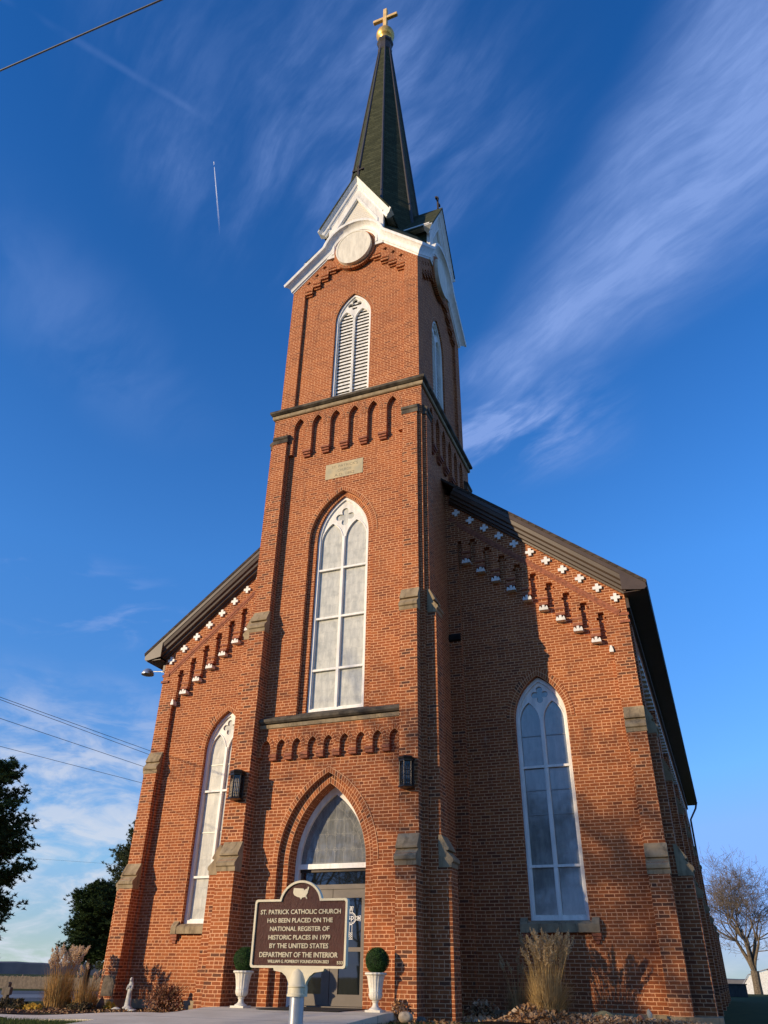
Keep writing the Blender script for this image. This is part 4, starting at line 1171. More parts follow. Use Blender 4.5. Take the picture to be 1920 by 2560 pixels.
# ================================================================== vegetation helpers
def blade(mb, p, dirv, L, w, bend, seg=4):
    """curved tapered ribbon"""
    p = Vector(p); d = Vector((dirv[0], dirv[1], 0)); side = Vector((-d.y, d.x, 0)) * w
    if side.length < 1e-5: side = Vector((w, 0, 0))
    i = len(mb.v); pts = []
    for k in range(seg + 1):
        t = k / seg
        q = p + d * (L * bend * t * t) + Vector((0, 0, 1)) * (L * (t - .55 * bend * t ** 2.2))
        ww = side * (1 - t) if k < seg else side * .05
        mb.v.append(tuple(q - ww)); mb.v.append(tuple(q + ww))
    for k in range(seg): mb.f.append((i + 2 * k, i + 2 * k + 1, i + 2 * k + 3, i + 2 * k + 2))
    return q
def leaf(mb, p, s, rnd=random, asp=.55):
    a, b, c = rnd.uniform(0, 2 * PI), rnd.uniform(-1, 1), rnd.uniform(0, 2 * PI)
    n = Vector((math.sqrt(1 - b * b) * math.cos(a), math.sqrt(1 - b * b) * math.sin(a), b))
    u = n.orthogonal().normalized(); u = Matrix.Rotation(c, 3, n) @ u; v = n.cross(u)
    p = Vector(p); i = len(mb.v)
    mb.v += [tuple(p - u * s), tuple(p + v * s * asp + n * s * .15), tuple(p + u * s), tuple(p - v * s * asp + n * s * .15)]
    mb.f.append((i, i + 1, i + 2, i + 3))
def plume(mb, p, dirv, L, wd, rnd, n=60):
    p = Vector(p); ax = Vector((dirv[0] * .35, dirv[1] * .35, 1)).normalized()
    for i in range(n):
        t = rnd.random(); q = p + ax * (L * t) + Vector((dirv[0], dirv[1], -.6)) * (.10 * L * t * t)
        rr = wd * math.sin(PI * min(1, .15 + .85 * t)) ** .7
        a = rnd.uniform(0, 2 * PI); o = Vector((math.cos(a), math.sin(a), 0)) * rr * rnd.uniform(.3, 1)
        e = q + o + Vector((0, 0, rnd.uniform(.01, .05)))
        s = Vector((-math.sin(a), math.cos(a), 0)) * .0045; k = len(mb.v)
        mb.v += [tuple(q - s), tuple(q + s), tuple(e + s + Vector((0, 0, .012))), tuple(e - s)]; mb.f.append((k, k + 1, k + 2, k + 3))
def grass_plant(name, label, x, y, z, H, Rb, nb, npl, mat, pmat, seed, group, lean=(0, 0), spread=.33, pl=.26, pw=.05):
    rnd = random.Random(seed)
    o = thing(name, label, 'ornamental grass', (x, y, z), group)
    mb = MB()
    for i in range(nb):
        a = rnd.uniform(0, 2 * PI); r = Rb * math.sqrt(rnd.random()) * .5
        b = rnd.uniform(.02, spread) if rnd.random() < .62 else rnd.uniform(.4, 1.05)
        L = H * rnd.triangular(.22, .90, .62) * (1 if b < .4 else .8)
        da = a + rnd.uniform(-.7, .7)
        blade(mb, (r * math.cos(a), r * math.sin(a), 0), (math.cos(da) + lean[0], math.sin(da) + lean[1]), L, rnd.uniform(.005, .011), b, 5)
    part(mb, 'foliage', mat, o, recalc=False)
    st = MB(); pm = MB()
    for i in range(npl):
        a = rnd.uniform(0, 2 * PI); r = Rb * .35 * math.sqrt(rnd.random()); sp = rnd.uniform(.02, .30)
        L = H * rnd.uniform(.60, .86)
        e = (r * math.cos(a) + math.cos(a) * L * sp + lean[0] * .1, r * math.sin(a) + math.sin(a) * L * sp, L)
        st.tube([(r * math.cos(a), r * math.sin(a), 0), (r * math.cos(a) + math.cos(a) * L * sp * .35, r * math.sin(a) + math.sin(a) * L * sp * .35, L * .55), e], .004, 3, False)
        plume(pm, e, (math.cos(a), math.sin(a)), pl * rnd.uniform(.75, 1.15), pw * rnd.uniform(.7, 1.2), rnd, 90)
    part(st, 'stems', mat, o, recalc=False); part(pm, 'plumes', pmat, o, recalc=False)
    return o
G1 = 'ornamental grasses in the church beds'
grass_plant('pampas_grass', 'tall tan pampas grass with fluffy pinkish plumes, left of the church corner', -7.35, -1.5, -.2, 1.32, .62, 1000, 44, STRAW2, PLUME, 11, G1, spread=.34, pl=.24, pw=.085)
grass_plant('pampas_grass', 'thinner shorter brown grass clump between the pampas grass and the church corner', -6.65, -1.35, -.2, .95, .55, 650, 14, STRAW2, PLUME, 12, G1, spread=.4, pl=.13, pw=.045)
grass_plant('maiden_grass', 'golden maiden grass with feathery tops, below the right lancet window', 4.45, -1.15, -.12, 1.46, .60, 1500, 64, STRAW, PLUME2, 13, G1, lean=(.16, 0), spread=.50, pl=.36, pw=.075)
grass_plant('maiden_grass', 'small sparse shaded grass tuft left of the golden maiden grass', 3.75, -.75, -.14, 1.15, .35, 260, 8, STRAW, PLUME2, 14, G1, spread=.4, pl=.24, pw=.05)
def leafy(name, label, cat, x, y, z, rx, ry, h, n, mat, seed, s=.035, group=None, twigs=0, tm=TWIG, tw=.5, strap=0, smat=None):
    rnd = random.Random(seed)
    o = thing(name, label, cat, (x, y, z), group)
    mb = MB()
    for i in range(n):
        a = rnd.uniform(0, 2 * PI); u = rnd.random() ** .5; zz = rnd.random() ** .8
        rr = u * math.sqrt(max(.05, 1 - (zz * .95) ** 2)) * (1 + .22 * math.sin(3 * a + seed))
        leaf(mb, (rx * rr * math.cos(a), ry * rr * math.sin(a), h * zz * (.8 + .3 * math.sin(5 * a + seed))), s * rnd.uniform(.6, 1.3), rnd)
    part(mb, 'foliage', mat, o, recalc=False)
    if twigs:
        mb = MB()
        for i in range(twigs):
            a = rnd.uniform(0, 2 * PI); e = rnd.uniform(.25, 1.)
            L = h * rnd.uniform(.7, 1.25)
            ex, ey = rx * e * 1.25 * math.cos(a), ry * e * 1.25 * math.sin(a)
            mb.tube([(0.1 * ex, .1 * ey, 0), (ex * .5 + rnd.uniform(-.02, .02), ey * .5, L * .6), (ex, ey, L)], [.007, .005, .002], 3, False)
        part(mb, 'twigs', tm, o, recalc=False)
    if strap:
        mb = MB()
        for i in range(strap):
            a = rnd.uniform(0, 2 * PI); r = rnd.random() * .5
            blade(mb, (rx * r * math.cos(a), ry * r * math.sin(a), 0), (math.cos(a), math.sin(a)), h * rnd.uniform(.8, 1.5), .012, rnd.uniform(.3, 1.), 4)
        part(mb, 'strap_leaves', smat or mat, o, recalc=False)
    return o
leafy('shrub', 'bare twiggy shrub with reddish brown dead leaves against the left lancet wall', 'shrub', -4.62, -.95, -.17, .48, .42, .48, 1500, REDL, 21, .034, twigs=140)
leafy('hosta', 'dark withered low foliage clump beside the small stone cross', 'plant', -8.0, -2.3, -.22, .60, .45, .20, 1100, DARKL, 22, .05, 'low plants in the beds')
leafy('hosta', 'low yellow foliage clump at the foot of the pampas grass', 'plant', -7.35, -2.35, -.2, .42, .25, .11, 420, YELL, 23, .04, 'low plants in the beds', strap=60)
leafy('hosta', 'low green and brown foliage clump in front of the church corner stone', 'plant', -6.25, -1.95, -.19, .40, .3, .14, 420, DARKL, 24, .04, 'low plants in the beds', strap=90, smat=TURF)
leafy('hosta', 'small yellow foliage clump beside the corner stone base', 'plant', -6.15, -1.05, -.19, .18, .14, .14, 240, YELL, 25, .035, 'low plants in the beds')
leafy('hosta', 'yellowing strap leaved clump at the foot of the right tower buttress', 'plant', 2.62, -1.35, -.16, .28, .22, .16, 120, STRAW, 26, .03, 'low plants in the beds', strap=260, smat=STRAW)
leafy('hydrangea', 'dying perennial with pale crumpled leaves and dark green straps right of the tower', 'plant', 3.1, -1.1, -.16, .36, .26, .34, 380, PALEL, 27, .055, strap=110, smat=DARKL)
leafy('hosta', 'pale dead leaf clump behind the right hand planter', 'plant', 2.02, -2.98, -.05, .16, .10, .24, 150, PALEL, 28, .05, 'low plants in the beds', twigs=15)
# fallen leaves
rnd = random.Random(31); mb = MB()
def pile(cx, cy, rx, ry, hh, n, s=.050):
    for i in range(n):
        a = rnd.uniform(0, 2 * PI); r = math.sqrt(rnd.random()); x = cx + rx * r * math.cos(a); y = cy + ry * r * math.sin(a)
        z = hg(x, y) + .015 + hh * (1 - r * r) * rnd.random()
        leaf(mb, (x, y, z), s * rnd.uniform(.6, 1.3), rnd, .7)
pile(4.25, -1.25, .8, .45, .32, 1700); pile(5.4, -1.2, 1.3, .6, .14, 2400); pile(6.5, -.9, 1.0, .7, .08, 1500); pile(3.2, -1.5, .8, .5, .07, 800)
tag(mb.build('fallen_leaves', PALEL, recalc=False), kind='stuff')
mb = MB(); pile(4.3, -1.3, 1.1, .5, .22, 1500); pile(5.6, -1.3, 1.8, .8, .08, 1500); pile(-6.4, -2.4, 4., 1.6, .02, 1400, .025); pile(2.5, -3.1, .8, .5, .03, 200)
pile(-8., -1.5, 2., 1.2, .02, 500, .025)
tag(mb.build('brown_leaf_litter', DEADL, recalc=False), kind='stuff')
# lawn blades where the lawn shows
mb = MB(); rnd = random.Random(5)
for i in range(26000):
    if i % 4: x, y = rnd.uniform(-8.5, -2.4), -5.95 - 3.2 * rnd.random() ** 1.4
    else: x, y = rnd.uniform(1.97, 5.2), rnd.uniform(-6.5, -2.95)
    a = rnd.uniform(0, 2 * PI)
    blade(mb, (x, y, hg(x, y)), (math.cos(a), math.sin(a)), rnd.uniform(.035, .075), .004, rnd.uniform(.1, .7), 2)
tag(mb.build('lawn_grass', TURF, recalc=False), kind='stuff')

# ---- urn planters and topiary
def urn(x, y, label):
    o = thing('urn_planter', label, 'planter', (x, y, 0), 'fluted urns beside the entrance')
    mb = MB(); mb.box(-.15, .15, -.15, .15, 0, .035); b = part(mb, 'base', URNM, o)
    mb = MB(); mb.lathe([(.125, .035), (.12, .05), (.075, .075), (.055, .10), (.05, .14), (.065, .155), (.07, .17), (.055, .18)], n=28); part(mb, 'foot', URNM, o, True)
    mb = MB(); n = 96
    mb.lathe([(.055, .18), (.095, .20), (.118, .24), (.125, .285), (.122, .30), (.128, .305), (.128, .32), (.12, .325), (.124, .38), (.138, .47), (.152, .54), (.168, .585)], n=n,
             rmod=lambda a, k: 1 + (.055 * abs(math.cos(8 * a)) if k >= 7 or k in (1, 2, 3) else 0)); part(mb, 'bowl', URNM, o, True)
    mb = MB(); mb.lathe([(.16, .58), (.195, .59), (.208, .605), (.205, .625), (.19, .632), (.17, .60), (.15, .57)], n=96, rmod=lambda a, k: 1 + .02 * math.cos(16 * a)); part(mb, 'rim', URNM, o, True)
    return o
u1 = urn(1.60, -3.12, 'cream fluted urn right of the entrance doors, close to the right tower buttress')
u2 = urn(-1.30, -3.12, 'cream fluted urn left of the entrance doors, beside the historical marker')
def topiary(x, y, label):
    rnd = random.Random(9)
    o = thing('topiary_ball', label, 'topiary', (x, y, .62), 'clipped balls growing in the urns')
    mb = MB(); prof = [(.205 * math.cos(R(a)), .205 + .205 * math.sin(R(a))) for a in range(-90, 91, 15)]
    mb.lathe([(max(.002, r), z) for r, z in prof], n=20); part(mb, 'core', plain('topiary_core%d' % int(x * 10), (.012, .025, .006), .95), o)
    mb = MB()
    for i in range(7500):
        b = rnd.uniform(-1, 1); a = rnd.uniform(0, 2 * PI); r = .2 + rnd.uniform(0, .028)
        q = math.sqrt(1 - b * b)
        leaf(mb, ((r + .012 * math.sin(5 * a + 3 * b)) * q * math.cos(a), (r + .012 * math.sin(5 * a + 3 * b)) * q * math.sin(a), .205 + r * b), rnd.uniform(.006, .012) * (1.5 if i % 40 == 0 else 1), rnd)
    part(mb, 'leaves', BOXW, o, recalc=False)
    return o
topiary(1.62, -3.12, 'clipped green boxwood ball in the urn right of the doors')
topiary(-1.30, -3.12, 'clipped green boxwood ball in the urn left of the doors, half behind the marker')
# dead leaves in the left recess (small decorative steeple shape): a slim finial ornament beside the doors
# ---- statue
def loft(mb, rings, n=20):
    i0 = len(mb.v)
    for (cx, cy, z, rx, ry, fold) in rings:
        for j in range(n):
            a = 2 * PI * j / n; k = 1 + fold * math.cos(7 * a + z * 9)
            mb.v.append((cx + rx * k * math.cos(a), cy + ry * k * math.sin(a), z))
    for k in range(len(rings) - 1):
        for j in range(n):
            a = i0 + k * n + j; b = i0 + k * n + (j + 1) % n; mb.f.append((a, b, b + n, a + n))
    mb.f.append(tuple(i0 + j for j in range(n))); mb.f.append(tuple(i0 + (len(rings) - 1) * n + j for j in range(n)))
st = thing('madonna_statue', 'small pale stone statue of a veiled praying woman by the left corner wall', 'statue', (-5.66, -1.0, -.16))
mb = MB(); loft(mb, [(0, 0, .03, .085, .07, .0), (0, 0, .05, .082, .066, .08), (0, 0, .2, .066, .055, .10), (0, 0, .34, .058, .048, .07), (0, 0, .44, .066, .045, .03), (0, 0, .485, .060, .038, 0), (0, 0, .505, .030, .028, 0), (0, 0, .53, .022, .022, 0)])
part(mb, 'robe', STATU, st, True)
mb = MB(); mb.lathe([(.005, -.045), (.022, -.036), (.033, -.012), (.035, .01), (.03, .034), (.014, .046), (.003, .048)], (0, -.008, .575), 16); mb.tube([(0, -.04, .572), (0, -.052, .562)], [.006, .005], 5); part(mb, 'head', STATU, st, True)
mb = MB(); loft(mb, [(0, .018, .40, .078, .04, .05), (0, .016, .50, .066, .038, 0), (0, .012, .55, .042, .036, 0), (0, .006, .60, .040, .038, 0), (0, .004, .628, .024, .026, 0)], 18); part(mb, 'veil', STATU, st, True)
for s in (-1, 1):
    mb = MB(); mb.tube([(s * .058, 0, .47), (s * .066, -.03, .38), (s * .012, -.066, .42)], [.024, .026, .014], 8); mb.tube([(s * .012, -.064, .42), (s * .003, -.070, .47)], [.012, .006], 6); part(mb, 'arm', STATU, st, True)
mb = MB(); mb.lathe([(.115, 0), (.12, .015), (.10, .035), (.09, .04)], n=20); part(mb, 'base', STATU, st, True)
# ---- small stone cross
sc = thing('stone_cross', 'small weathered grey stone cross standing at the left edge of the bed', 'stone cross', (-8.5, -2.0, -.2))
mb = MB(); mb.prism([(-.075, 0), (.075, 0), (.06, .26), (.13, .27), (.13, .42), (.055, .43), (.06, .50), (.04, .53), (-.04, .53), (-.06, .50), (-.055, .43), (-.13, .42), (-.13, .27), (-.06, .26)], lambda a, b, c: (a, c, b), -.05, .05)
q = part(mb, 'cross', GREYST, sc); bv = q.modifiers.new('b', 'BEVEL'); bv.width = .015; bv.segments = 2
mb = MB(); mb.box(-.14, .14, -.10, .10, -.08, .03); part(mb, 'base', GREYST, sc)
# ---- rocks
def rock(x, y, z, sx, sy, sz, seed, label, mat=ROCKM):
    rnd = random.Random(seed); bm = bmesh.new(); bmesh.ops.create_icosphere(bm, subdivisions=3, radius=1)
    pl = [(Vector((rnd.uniform(-1, 1), rnd.uniform(-1, 1), rnd.uniform(-.3, 1))).normalized(), rnd.uniform(.62, .9)) for _ in range(9)]
    for v in bm.verts:
        for n, d in pl:
            e = v.co.dot(n) - d
            if e > 0: v.co -= n * e * .85
        v.co *= 1 + .04 * math.sin(7 * v.co.x + seed) * math.sin(6 * v.co.y)
        v.co = Vector((v.co.x * sx, v.co.y * sy, v.co.z * sz))
    me = bpy.data.meshes.new('rock'); bm.to_mesh(me); bm.free(); me.materials.append(mat)
    for p in me.polygons: p.use_smooth = True
    o = bpy.data.objects.new('rock', me); COL.objects.link(o); o.location = (x, y, z)
    return tag(o, label, 'rock', 'field stones in the beds')
rock(2.30, -3.45, -.05, .16, .11, .10, 1, 'large tan fieldstone at the foot of the right tower buttress')
rock(2.55, -3.2, -.09, .11, .08, .06, 2, 'dark grey stone just right of the large tan fieldstone', GREYST)
rock(5.50, -1.05, .0, .24, .12, .075, 3, 'long flat mossy stone beside the wall under the right lancet window', plain('mossy_stone', (.28, .25, .13), .95, scale=8, col2=(.16, .15, .08)))
rock(6.15, -1.0, -.03, .07, .06, .055, 4, 'small reddish rounded stone right of the flat mossy stone', plain('red_stone', (.36, .15, .09), .9, scale=8))
rock(6.30, -.75, .03, .05, .03, .09, 5, 'small upright grey block against the right wall', plain('grey_block', (.30, .30, .27), .9))
rock(-5.78, -1.25, -.17, .16, .08, .045, 6, 'pale flat stone left of the statue base', STATU)
rock(-5.48, -1.2, -.16, .09, .07, .06, 7, 'pale round stone right of the statue base', STATU)
rock(-5.05, -1.6, -.17, .13, .09, .03, 8, 'flat white stone in front of the brown shrub', STATU)
rock(-8.72, -2.15, -.17, .12, .09, .06, 9, 'pale stone at the foot of the small stone cross', STATU)
rock(-6.75, -.62, -.1, .10, .10, .16, 10, 'mossy stone block at the foot of the left church corner', DSTONE)

# ================================================================== HISTORICAL MARKER
sg = thing('historical_marker', 'brown and cream cast metal historical marker on a steel post in front of the doors', 'historical marker', (4.775, -12.5, -.65))
sf = lambda x, d, z: (x - 4.775, -d, z + .65)
x0, x1, zb, zt = 4.345, 5.192, .600, 1.089
def outline(o, arcr=.196, n=22, cr_=.02):
    a0, a1, b0, b1 = x0 + o, x1 - o, zb + o, zt - o
    cx = 4.766; r = arcr - o; cz = 1.045 - 0.0
    pts = []
    def corner(px_, pz_, a):
        return [(px_ + (cr_ - o * .3) * math.cos(R(t)), pz_ + (cr_ - o * .3) * math.sin(R(t))) for t in (a, a + 45, a + 90)]
    c_ = cr_ - o * .3
    pts += corner(a0 + c_, b0 + c_, 180); pts += corner(a1 - c_, b0 + c_, 270); pts += corner(a1 - c_, b1 - c_, 0)
    t0 = math.asin((b1 - cz) / r)
    for i in range(n + 1):
        t = t0 + (PI - 2 * t0) * i / n; pts.append((cx + r * math.cos(t), cz + r * math.sin(t) * .905 + (b1 - cz) * .095))
    pts += corner(a0 + c_, b1 - c_, 90)
    return pts
mb = MB(); mb.plate([outline(.0), outline(.017)], sf, .022, -.022, back=True); rim_o = part(mb, 'rim', SIGNC, sg)
mb = MB(); mb.plate([outline(.016)], sf, .008, -.008, back=True); part(mb, 'panel', SIGNB, sg)
bl = .0007
for t, a, b, z, h in (('ST. PATRICK CATHOLIC CHURCH', 4.400, 5.131, .9795, .033), ('HAS BEEN PLACED ON THE', 4.470, 5.062, .9185, .032), ('NATIONAL REGISTER OF', 4.500, 5.035, .858, .032),
                    ('HISTORIC PLACES IN 1979', 4.492, 5.046, .7975, .032), ('BY THE UNITED STATES', 4.507, 5.033, .7375, .033), ('DEPARTMENT OF THE INTERIOR', 4.421, 5.118, .6745, .035),
                    ('WILLIAM G. POMEROY FOUNDATION-2023', 4.501, 5.044, .6355, .021), ('533', 5.114, 5.165, .630, .021)):
    mb = MB(); add_text(mb, t, a, b, z, z + h, sf, .0145, .006, bl if h > .03 else .0006)
    part(mb, 'lettering', SIGNC, sg, recalc=False)
USA = [(4.694, 1.1714), (4.7851, 1.1648), (4.789, 1.156), (4.7933, 1.1498), (4.797, 1.157), (4.8058, 1.1612), (4.8199, 1.1656), (4.8219, 1.1772), (4.828, 1.179), (4.8337, 1.1746), (4.8319, 1.1607), (4.8251, 1.1452), (4.826, 1.135), (4.82, 1.126), (4.8097, 1.11), (4.8165, 1.103), (4.8245, 1.089), (4.8171, 1.0882), (4.8044, 1.1031), (4.790, 1.101), (4.7758, 1.099), (4.7655, 1.0839), (4.7525, 1.1003), (4.7319, 1.1043), (4.7016, 1.1179), (4.6899, 1.1377), (4.6922, 1.1587)]
mb = MB(); mb.plate([USA[::-1]], sf, .014, .006); part(mb, 'map_emblem', SIGNC, sg)
br = [(4.56, .602), (4.568, .582), (4.640, .572), (4.680, .545), (4.703, .505), (4.712, .474), (4.705, .474), (4.705, .42), (4.71, .412), (4.85, .412), (4.858, .42), (4.858, .474), (4.850, .474), (4.858, .505), (4.885, .545), (4.925, .572), (5.003, .582), (5.012, .602)]
mb = MB(); mb.plate([br[::-1]], sf, .020, -.020, back=True)
part(mb, 'bracket', SIGNC, sg)
mb = MB(); n = 24
mb.lathe([(.080, .412), (.080, .428), (.073, .432), (.072, .47), (.078, .475), (.078, .482), (.070, .49), (.066, .53), (.050, .57), (.022, .598)], (4.779 - 4.775, 0, .65), n)
part(mb, 'post_socket', SIGNC, sg, True)
mb = MB(); mb.tube([(.006, 0, -.3), (.006, 0, 1.07)], .056, 24); part(mb, 'post', GALV, sg, True)

# ================================================================== TREES
def bare_tree(o, H, r0, seed, splits=6, name='crown', fork=.16, spread=.62, mat=BARK, tmat=TWIG, depth=7):
    rnd = random.Random(seed); tr = MB(); cr_ = MB(); RM = .013
    def grow(p, d, L, r, lev):
        segs = 3 if lev < 3 else 2; pts = [p]; rs = [r]; q = p.copy(); dd = d.copy()
        for i in range(segs):
            dd = (dd + Vector((rnd.uniform(-.16, .16), rnd.uniform(-.16, .16), rnd.uniform(-.02, .12)))).normalized()
            q = q + dd * (L / segs); pts.append(q.copy()); rs.append(max(RM, r * (1 - .35 * (i + 1) / segs)))
        (tr if lev < 2 else cr_).tube(pts, rs, 7 if lev < 2 else (5 if lev < 4 else 3), False)
        if lev >= depth or r < .004: return
        nb = 3 if lev < 2 else rnd.choice((2, 2, 3))
        for i in range(nb):
            a = rnd.uniform(0, 2 * PI); t = dd.orthogonal().normalized(); t = Matrix.Rotation(a, 3, dd) @ t
            sp = rnd.uniform(.25, .75) * (spread / .62)
            nd = (dd + t * sp).normalized()
            if nd.z < -.05: nd.z = abs(nd.z) * .3; nd.normalize()
            grow(q if i else q, nd, L * rnd.uniform(.66, .9), rs[-1] * (.80 if i == 0 else rnd.uniform(.5, .72)), lev + 1)
        if lev >= 1:
            for i in range(2 if lev > 2 else 1):
                k = rnd.choice(range(1, len(pts))); a = rnd.uniform(0, 2 * PI); t = Matrix.Rotation(a, 3, dd) @ dd.orthogonal().normalized()
                grow(pts[k], (dd * .5 + t).normalized(), L * .55, rs[k] * .42, lev + 2)
    base = Vector((0, 0, -.3)); fz = H * fork
    tr.tube([base, (0, 0, .0), (0.02, 0, fz * .5), (0.05, 0, fz)], [r0 * 1.5, r0 * 1.12, r0, r0 * 1.02], 10, False)
    nl = splits
    for i in range(nl):
        a = 2 * PI * i / nl + rnd.uniform(-.3, .3); e = rnd.uniform(.25, .75) if i else .05
        d = Vector((math.cos(a) * e, math.sin(a) * e, 1)).normalized()
        grow(Vector((.05 * math.cos(a), .05 * math.sin(a), fz)), d, H * .24, r0 * rnd.uniform(.40, .62), 1)
    part(tr, 'trunk', mat, o, recalc=False); part(cr_, name, tmat, o, recalc=False)
bt = thing('bare_tree', 'large leafless spreading tree beyond the lawn at the right edge', 'tree', (9.94, 93.3, -.8), 'leafless trees around the church')
bare_tree(bt, 13.4, .46, 5, 8, fork=.20, spread=.95, tmat=plain('twig_brown', (.15, .115, .08), .9), depth=7)
b2_ = thing('bare_tree', 'leafless tree across the street, left of the camera, reflected in the fanlight', 'tree', (-6., -44., -1.), 'leafless trees around the church')
bare_tree(b2_, 15., .35, 8, 5)
for (x, y, sc_, rz, lb) in ((4., -50., 1.15, 1.2, 'leafless tree across the street behind the camera, reflected in the right lancet'), (-19., -48., 1.0, 2.4, 'leafless tree across the street far left of the camera'),
                           (-10., -57., .95, 4.0, 'leafless tree standing farthest back across the street behind the camera'), (-13.6, -25., .86, 4.4, 'nearest leafless tree left of the camera, throwing soft twig shade on the right wing'), (14., -46., .95, 3.3, 'leafless tree across the street to the right behind the camera')):
    c = copy_tree(b2_); c.location = (x, y, -1.); c.scale = (sc_,) * 3; c.rotation_euler = (0, 0, rz); c['label'] = lb
def pine(name, label, x, y, z, H, rad, seed, mat, low=.1, trunkr=.16, nb=70, tuft=26, lean=0., ts=.17, shape=1., group='evergreen trees left of the church'):
    rnd = random.Random(seed); o = thing(name, label, 'tree', (x, y, z), group)
    tr = MB(); tr.tube([(0, 0, -.5), (0.05, 0, H * .4), (lean, 0, H * .97)], [trunkr, trunkr * .75, .03], 8, False)
    ne = MB()
    for i in range(nb):
        t = low + (1 - low) * ((i + rnd.random()) / nb); zz = H * t
        prof = math.sin(PI * min(1, (1 - t) ** .75 * .78 + .08)) ** .8 if shape == 1 else (1 - t) ** .7
        L = rad * max(.16, prof) * rnd.uniform(.65, 1.15)
        a = rnd.uniform(0, 2 * PI); up = rnd.uniform(-.10, .30) + .25 * t
        p0 = Vector((lean * t, 0, zz)); d = Vector((math.cos(a), math.sin(a), up)).normalized()
        mid = p0 + d * L * .55 + Vector((0, 0, -.06 * L)); end = p0 + d * L + Vector((0, 0, .05 * L))
        tr.tube([p0, mid, end], [.045 * L / rad + .01, .025, .008], 4, False)
        for j in range(int(tuft * max(.35, L / rad))):
            s = rnd.uniform(.25, 1.0); c = (p0.lerp(mid, s * 2) if s < .5 else mid.lerp(end, s * 2 - 1))
            w = .115 * L * (1.1 - .5 * s) + .07
            c = c + Vector((rnd.gauss(0, w), rnd.gauss(0, w), rnd.gauss(0, w * .45) + .05))
            for q in range(15):      # a tuft of needles
                b = rnd.uniform(-.5, 1); aa = rnd.uniform(0, 2 * PI); g = math.sqrt(max(0, 1 - b * b))
                dv = Vector((g * math.cos(aa), g * math.sin(aa), b)) * ts * rnd.uniform(.6, 1.1)
                sd = dv.orthogonal().normalized() * ts * .13; k = len(ne.v)
                ne.v += [tuple(c - sd), tuple(c + sd), tuple(c + dv)]; ne.f.append((k, k + 1, k + 2))
    part(tr, 'trunk', PBARK, o, recalc=False); part(ne, 'crown', mat, o, recalc=False)
    return o
pine('pine_tree', 'big dark pine cut by the left edge of the picture', -22.3, 7.7, -.7, 9.1, 2.75, 41, PINE1, low=.05, nb=140, tuft=120, ts=.19)
pine('pine_tree', 'small dark pine with a visible trunk, just left of the church corner', -21.1, 15.55, -.75, 5.0, 1.45, 42, PINE1, low=.36, trunkr=.17, nb=150, tuft=75, ts=.15)
pine('pine_tree', 'taller lighter green pine half hidden behind the left church corner', -22.9, 20.6, -.75, 10.0, 3.3, 43, PINE2, low=.16, nb=260, tuft=80, shape=2, ts=.17)

# ================================================================== background things
fo = thing('paling_fence', 'long weathered wooden paling fence beyond the road at the far left', 'fence', (-54.5, 46., -.8))
p0, p1 = Vector((-75, 43., 0)) - Vector((-54.5, 46, 0)), Vector((-34, 49., 0)) - Vector((-54.5, 46, 0)); n = 380
dv = (p1 - p0); un = dv.normalized(); mb = MB(); rnd = random.Random(2)
for i in range(n):
    c = p0 + dv * (i / n); h = 1.0 + rnd.uniform(-.06, .05); l_ = un * .042
    a, b = c - l_, c + l_; tx = rnd.uniform(-.02, .02)
    mb.q((a.x, a.y, 0), (b.x, b.y, 0), (b.x + tx, b.y, h), (a.x + tx, a.y, h)); mb.q((a.x + .02, a.y + .02, 0), (b.x + .02, b.y + .02, 0), (b.x + tx + .02, b.y + .02, h), (a.x + tx + .02, a.y + .02, h))
tag(part(mb, 'palings', FWOOD, fo, recalc=False))
mb = MB()
for z in (.25, .8): mb.tube([tuple(p0 + Vector((.08, .05, z))), tuple(p1 + Vector((.08, .05, z)))], .035, 4)
part(mb, 'rails', FWOOD, fo)
for i in range(9):
    c = p0 + dv * (i / 8); mb = MB(); mb.tube([(c.x + .12, c.y + .08, -.3), (c.x + .12, c.y + .08, 1.15)], .06, 6); part(mb, 'post', FWOOD, fo)
sh = thing('utility_shed', 'low dark metal shed on the shaded lawn behind the church', 'shed', (7.9, 42., -.16))
mb = MB(); mb.box(-.55, .5, -.45, .5, -.1, .66); part(mb, 'wall', SHEDM, sh)
mb = MB()
for i in range(6): mb.box(-.53, .48, -.465, -.45, .05 + i * .1, .09 + i * .1)
part(mb, 'louvres', SHEDM, sh)
mb = MB(); mb.box(-.6, .56, -.52, .55, .66, .72); part(mb, 'roof', SHEDM, sh)
hs_ = thing('white_barn', 'white boarded gambrel roofed barn far behind the bare tree', 'barn', (12.2, 118., -.92))
hf = lambda u, z, a: (u, a, z)
mb = MB(); mb.prism([(-3.4, 0), (3.4, 0), (3.4, 1.55), (2.6, 2.5), (0, 3.2), (-2.6, 2.5), (-3.4, 1.55)], hf, 0, 8.); part(mb, 'wall', HWHITE, hs_)
mb = MB(); mb.sweep([(3.6, 1.45), (2.66, 2.6), (0, 3.32), (-2.66, 2.6), (-3.6, 1.45)], [(0, .12), (.1, .12), (.1, -8.2), (0, -8.2)], lambda u, d, z: (u, -d, z)); part(mb, 'roof', HROOF, hs_)
mb = MB(); mb.box(-2.2, -1.5, -.04, .0, .1, 1.3); part(mb, 'door', HROOF, hs_)
mb = MB(); mb.box(.2, .9, -.04, .0, .7, 1.4); part(mb, 'window', SHEDM, hs_)
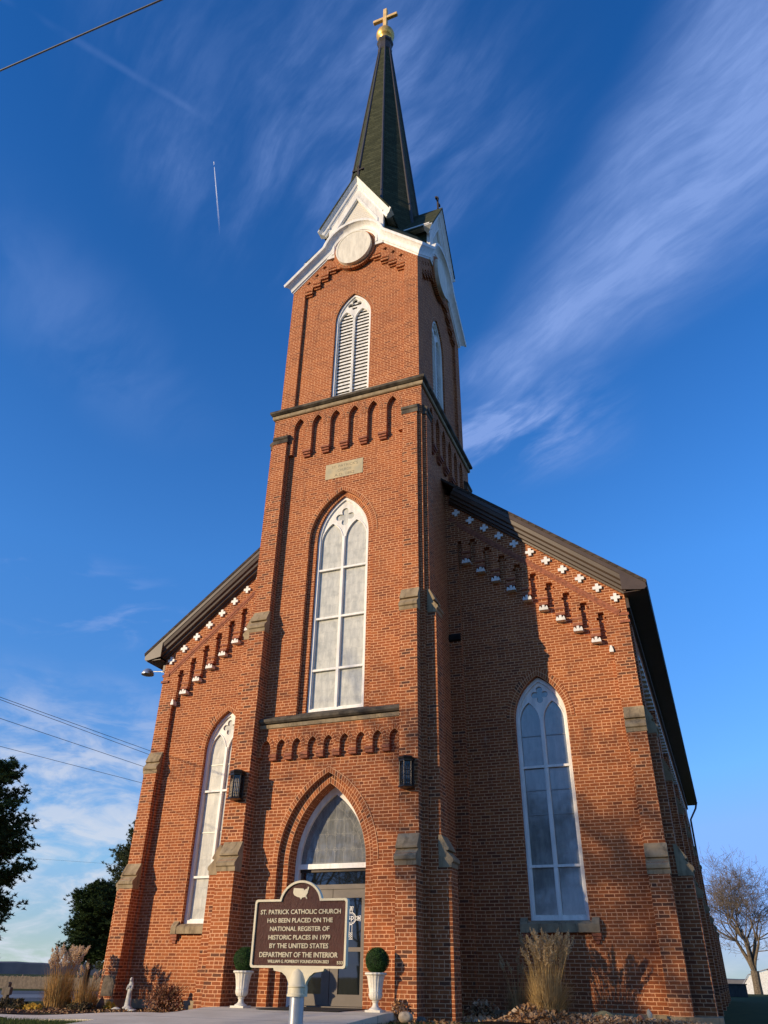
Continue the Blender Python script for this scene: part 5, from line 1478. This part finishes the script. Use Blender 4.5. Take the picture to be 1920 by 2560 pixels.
# ---- wires
def wire(name, label, p, q, r, mat, group, sag=.0):
    mb = MB(); p = Vector(p); q = Vector(q)
    mb.tube([p.lerp(q, t / 16) + Vector((0, 0, -4 * sag * (t / 16) * (1 - t / 16))) for t in range(17)], r, 6)
    return tag(mb.build(name, mat, recalc=False), label, 'cable', group)
wire('overhead_cable', 'thick steel cable crossing the top left corner of the sky', (-40, -16.1, 12.65), (40, -16.1, 5.96), .0095, WIREL, None)
def lw(za, zb_, ya, yb, x=-11., ext=40):
    k = (zb_ - za) / (yb - ya); return (x, ya - ext, za - k * ext), (x, yb + ext, zb_ + k * ext)
GW = 'utility wires left of the church'
wire('utility_wire', 'uppermost of the four wires running behind the left church corner', *lw(7.539, 7.698, -2.44, 4.88), .0085, WIREM, GW)
wire('utility_wire', 'second wire, hanging just under the uppermost one left of the church', *lw(7.472, 7.557, -2.42, 4.89), .0085, WIREM, GW)
wire('utility_wire', 'third wire down left of the church, the middle single one', *lw(6.958, 7.074, -2.23, 4.62), .0085, WIREM, GW)
wire('utility_wire', 'lowest of the four wires meeting the left church corner', *lw(6.204, 6.507, -1.96, 4.71), .0075, WIREM, GW)
wire('utility_wire', 'thin faint distant wire crossing low behind the pines', (-30, -10, 4.2), (-30, 60, 9.3), .005, WIREM, GW)
# ---- aircraft and its fresh contrails
jp = Vector((-4780, 5087, 9810)); jd = (Vector((-4565, 5275, 8290)) - jp).normalized()
ja = thing('aeroplane', 'tiny white jet high in the sky left of the steeple', 'aeroplane', tuple(jp))
wv = jd.cross(Vector((0, 0, 1))).normalized()
JW = plain('aircraft_white', (.85, .86, .88), .4)
mb = MB(); mb.tube([tuple(-jd * 34), tuple(-jd * 28), tuple(jd * 24), tuple(jd * 34)], [1.5, 4, 4, 1], 8); part(mb, 'fuselage', JW, ja)
mb = MB(); u = jd
for s in (-1, 1): mb.q(tuple(-u * 6), tuple(u * 6), tuple(u * 14 + wv * 30 * s), tuple(u * 11 + wv * 30 * s))
part(mb, 'wings', JW, ja)
mb = MB()
for s in (-1, 1): mb.q(tuple(u * 26), tuple(u * 32), tuple(u * 36 + wv * 11 * s), tuple(u * 33 + wv * 11 * s))
part(mb, 'tail', JW, ja)
m, t, b = newmat('contrail'); gen = t.n('ShaderNodeTexCoord').outputs['Generated']; gx, gy, gz = t.sep(gen)
b.inputs['Base Color'].default_value = (.95, .95, .95, 1); b.inputs['Roughness'].default_value = 1
tp = t.n('ShaderNodeBsdfTransparent'); mx = t.n('ShaderNodeMixShader')
t.put(mx.inputs[0], t.m('MULTIPLY', t.mr(gz, .0, .95), t.mr(t.noise(gen, 9., 3), .25, .6, .22, .55)))
t.put(mx.inputs[1], tp.outputs[0]); t.put(mx.inputs[2], b.outputs[0]); t.put(m.node_tree.nodes['Material Output'].inputs['Surface'], mx.outputs[0])
mb = MB()
for s, e in ((-1, 26), (1, 30)):
    a = jp + jd * 90 + wv * 8 * s; c = jp + jd * 1500 + wv * e * s
    mb.tube([tuple(a), tuple(a.lerp(c, .3)), tuple(a.lerp(c, .7)), tuple(c)], [2.2, 3.6, 5, 6], 8)
tag(mb.build('contrail', m, recalc=False), kind='stuff')
bpy.context.view_layer.update()
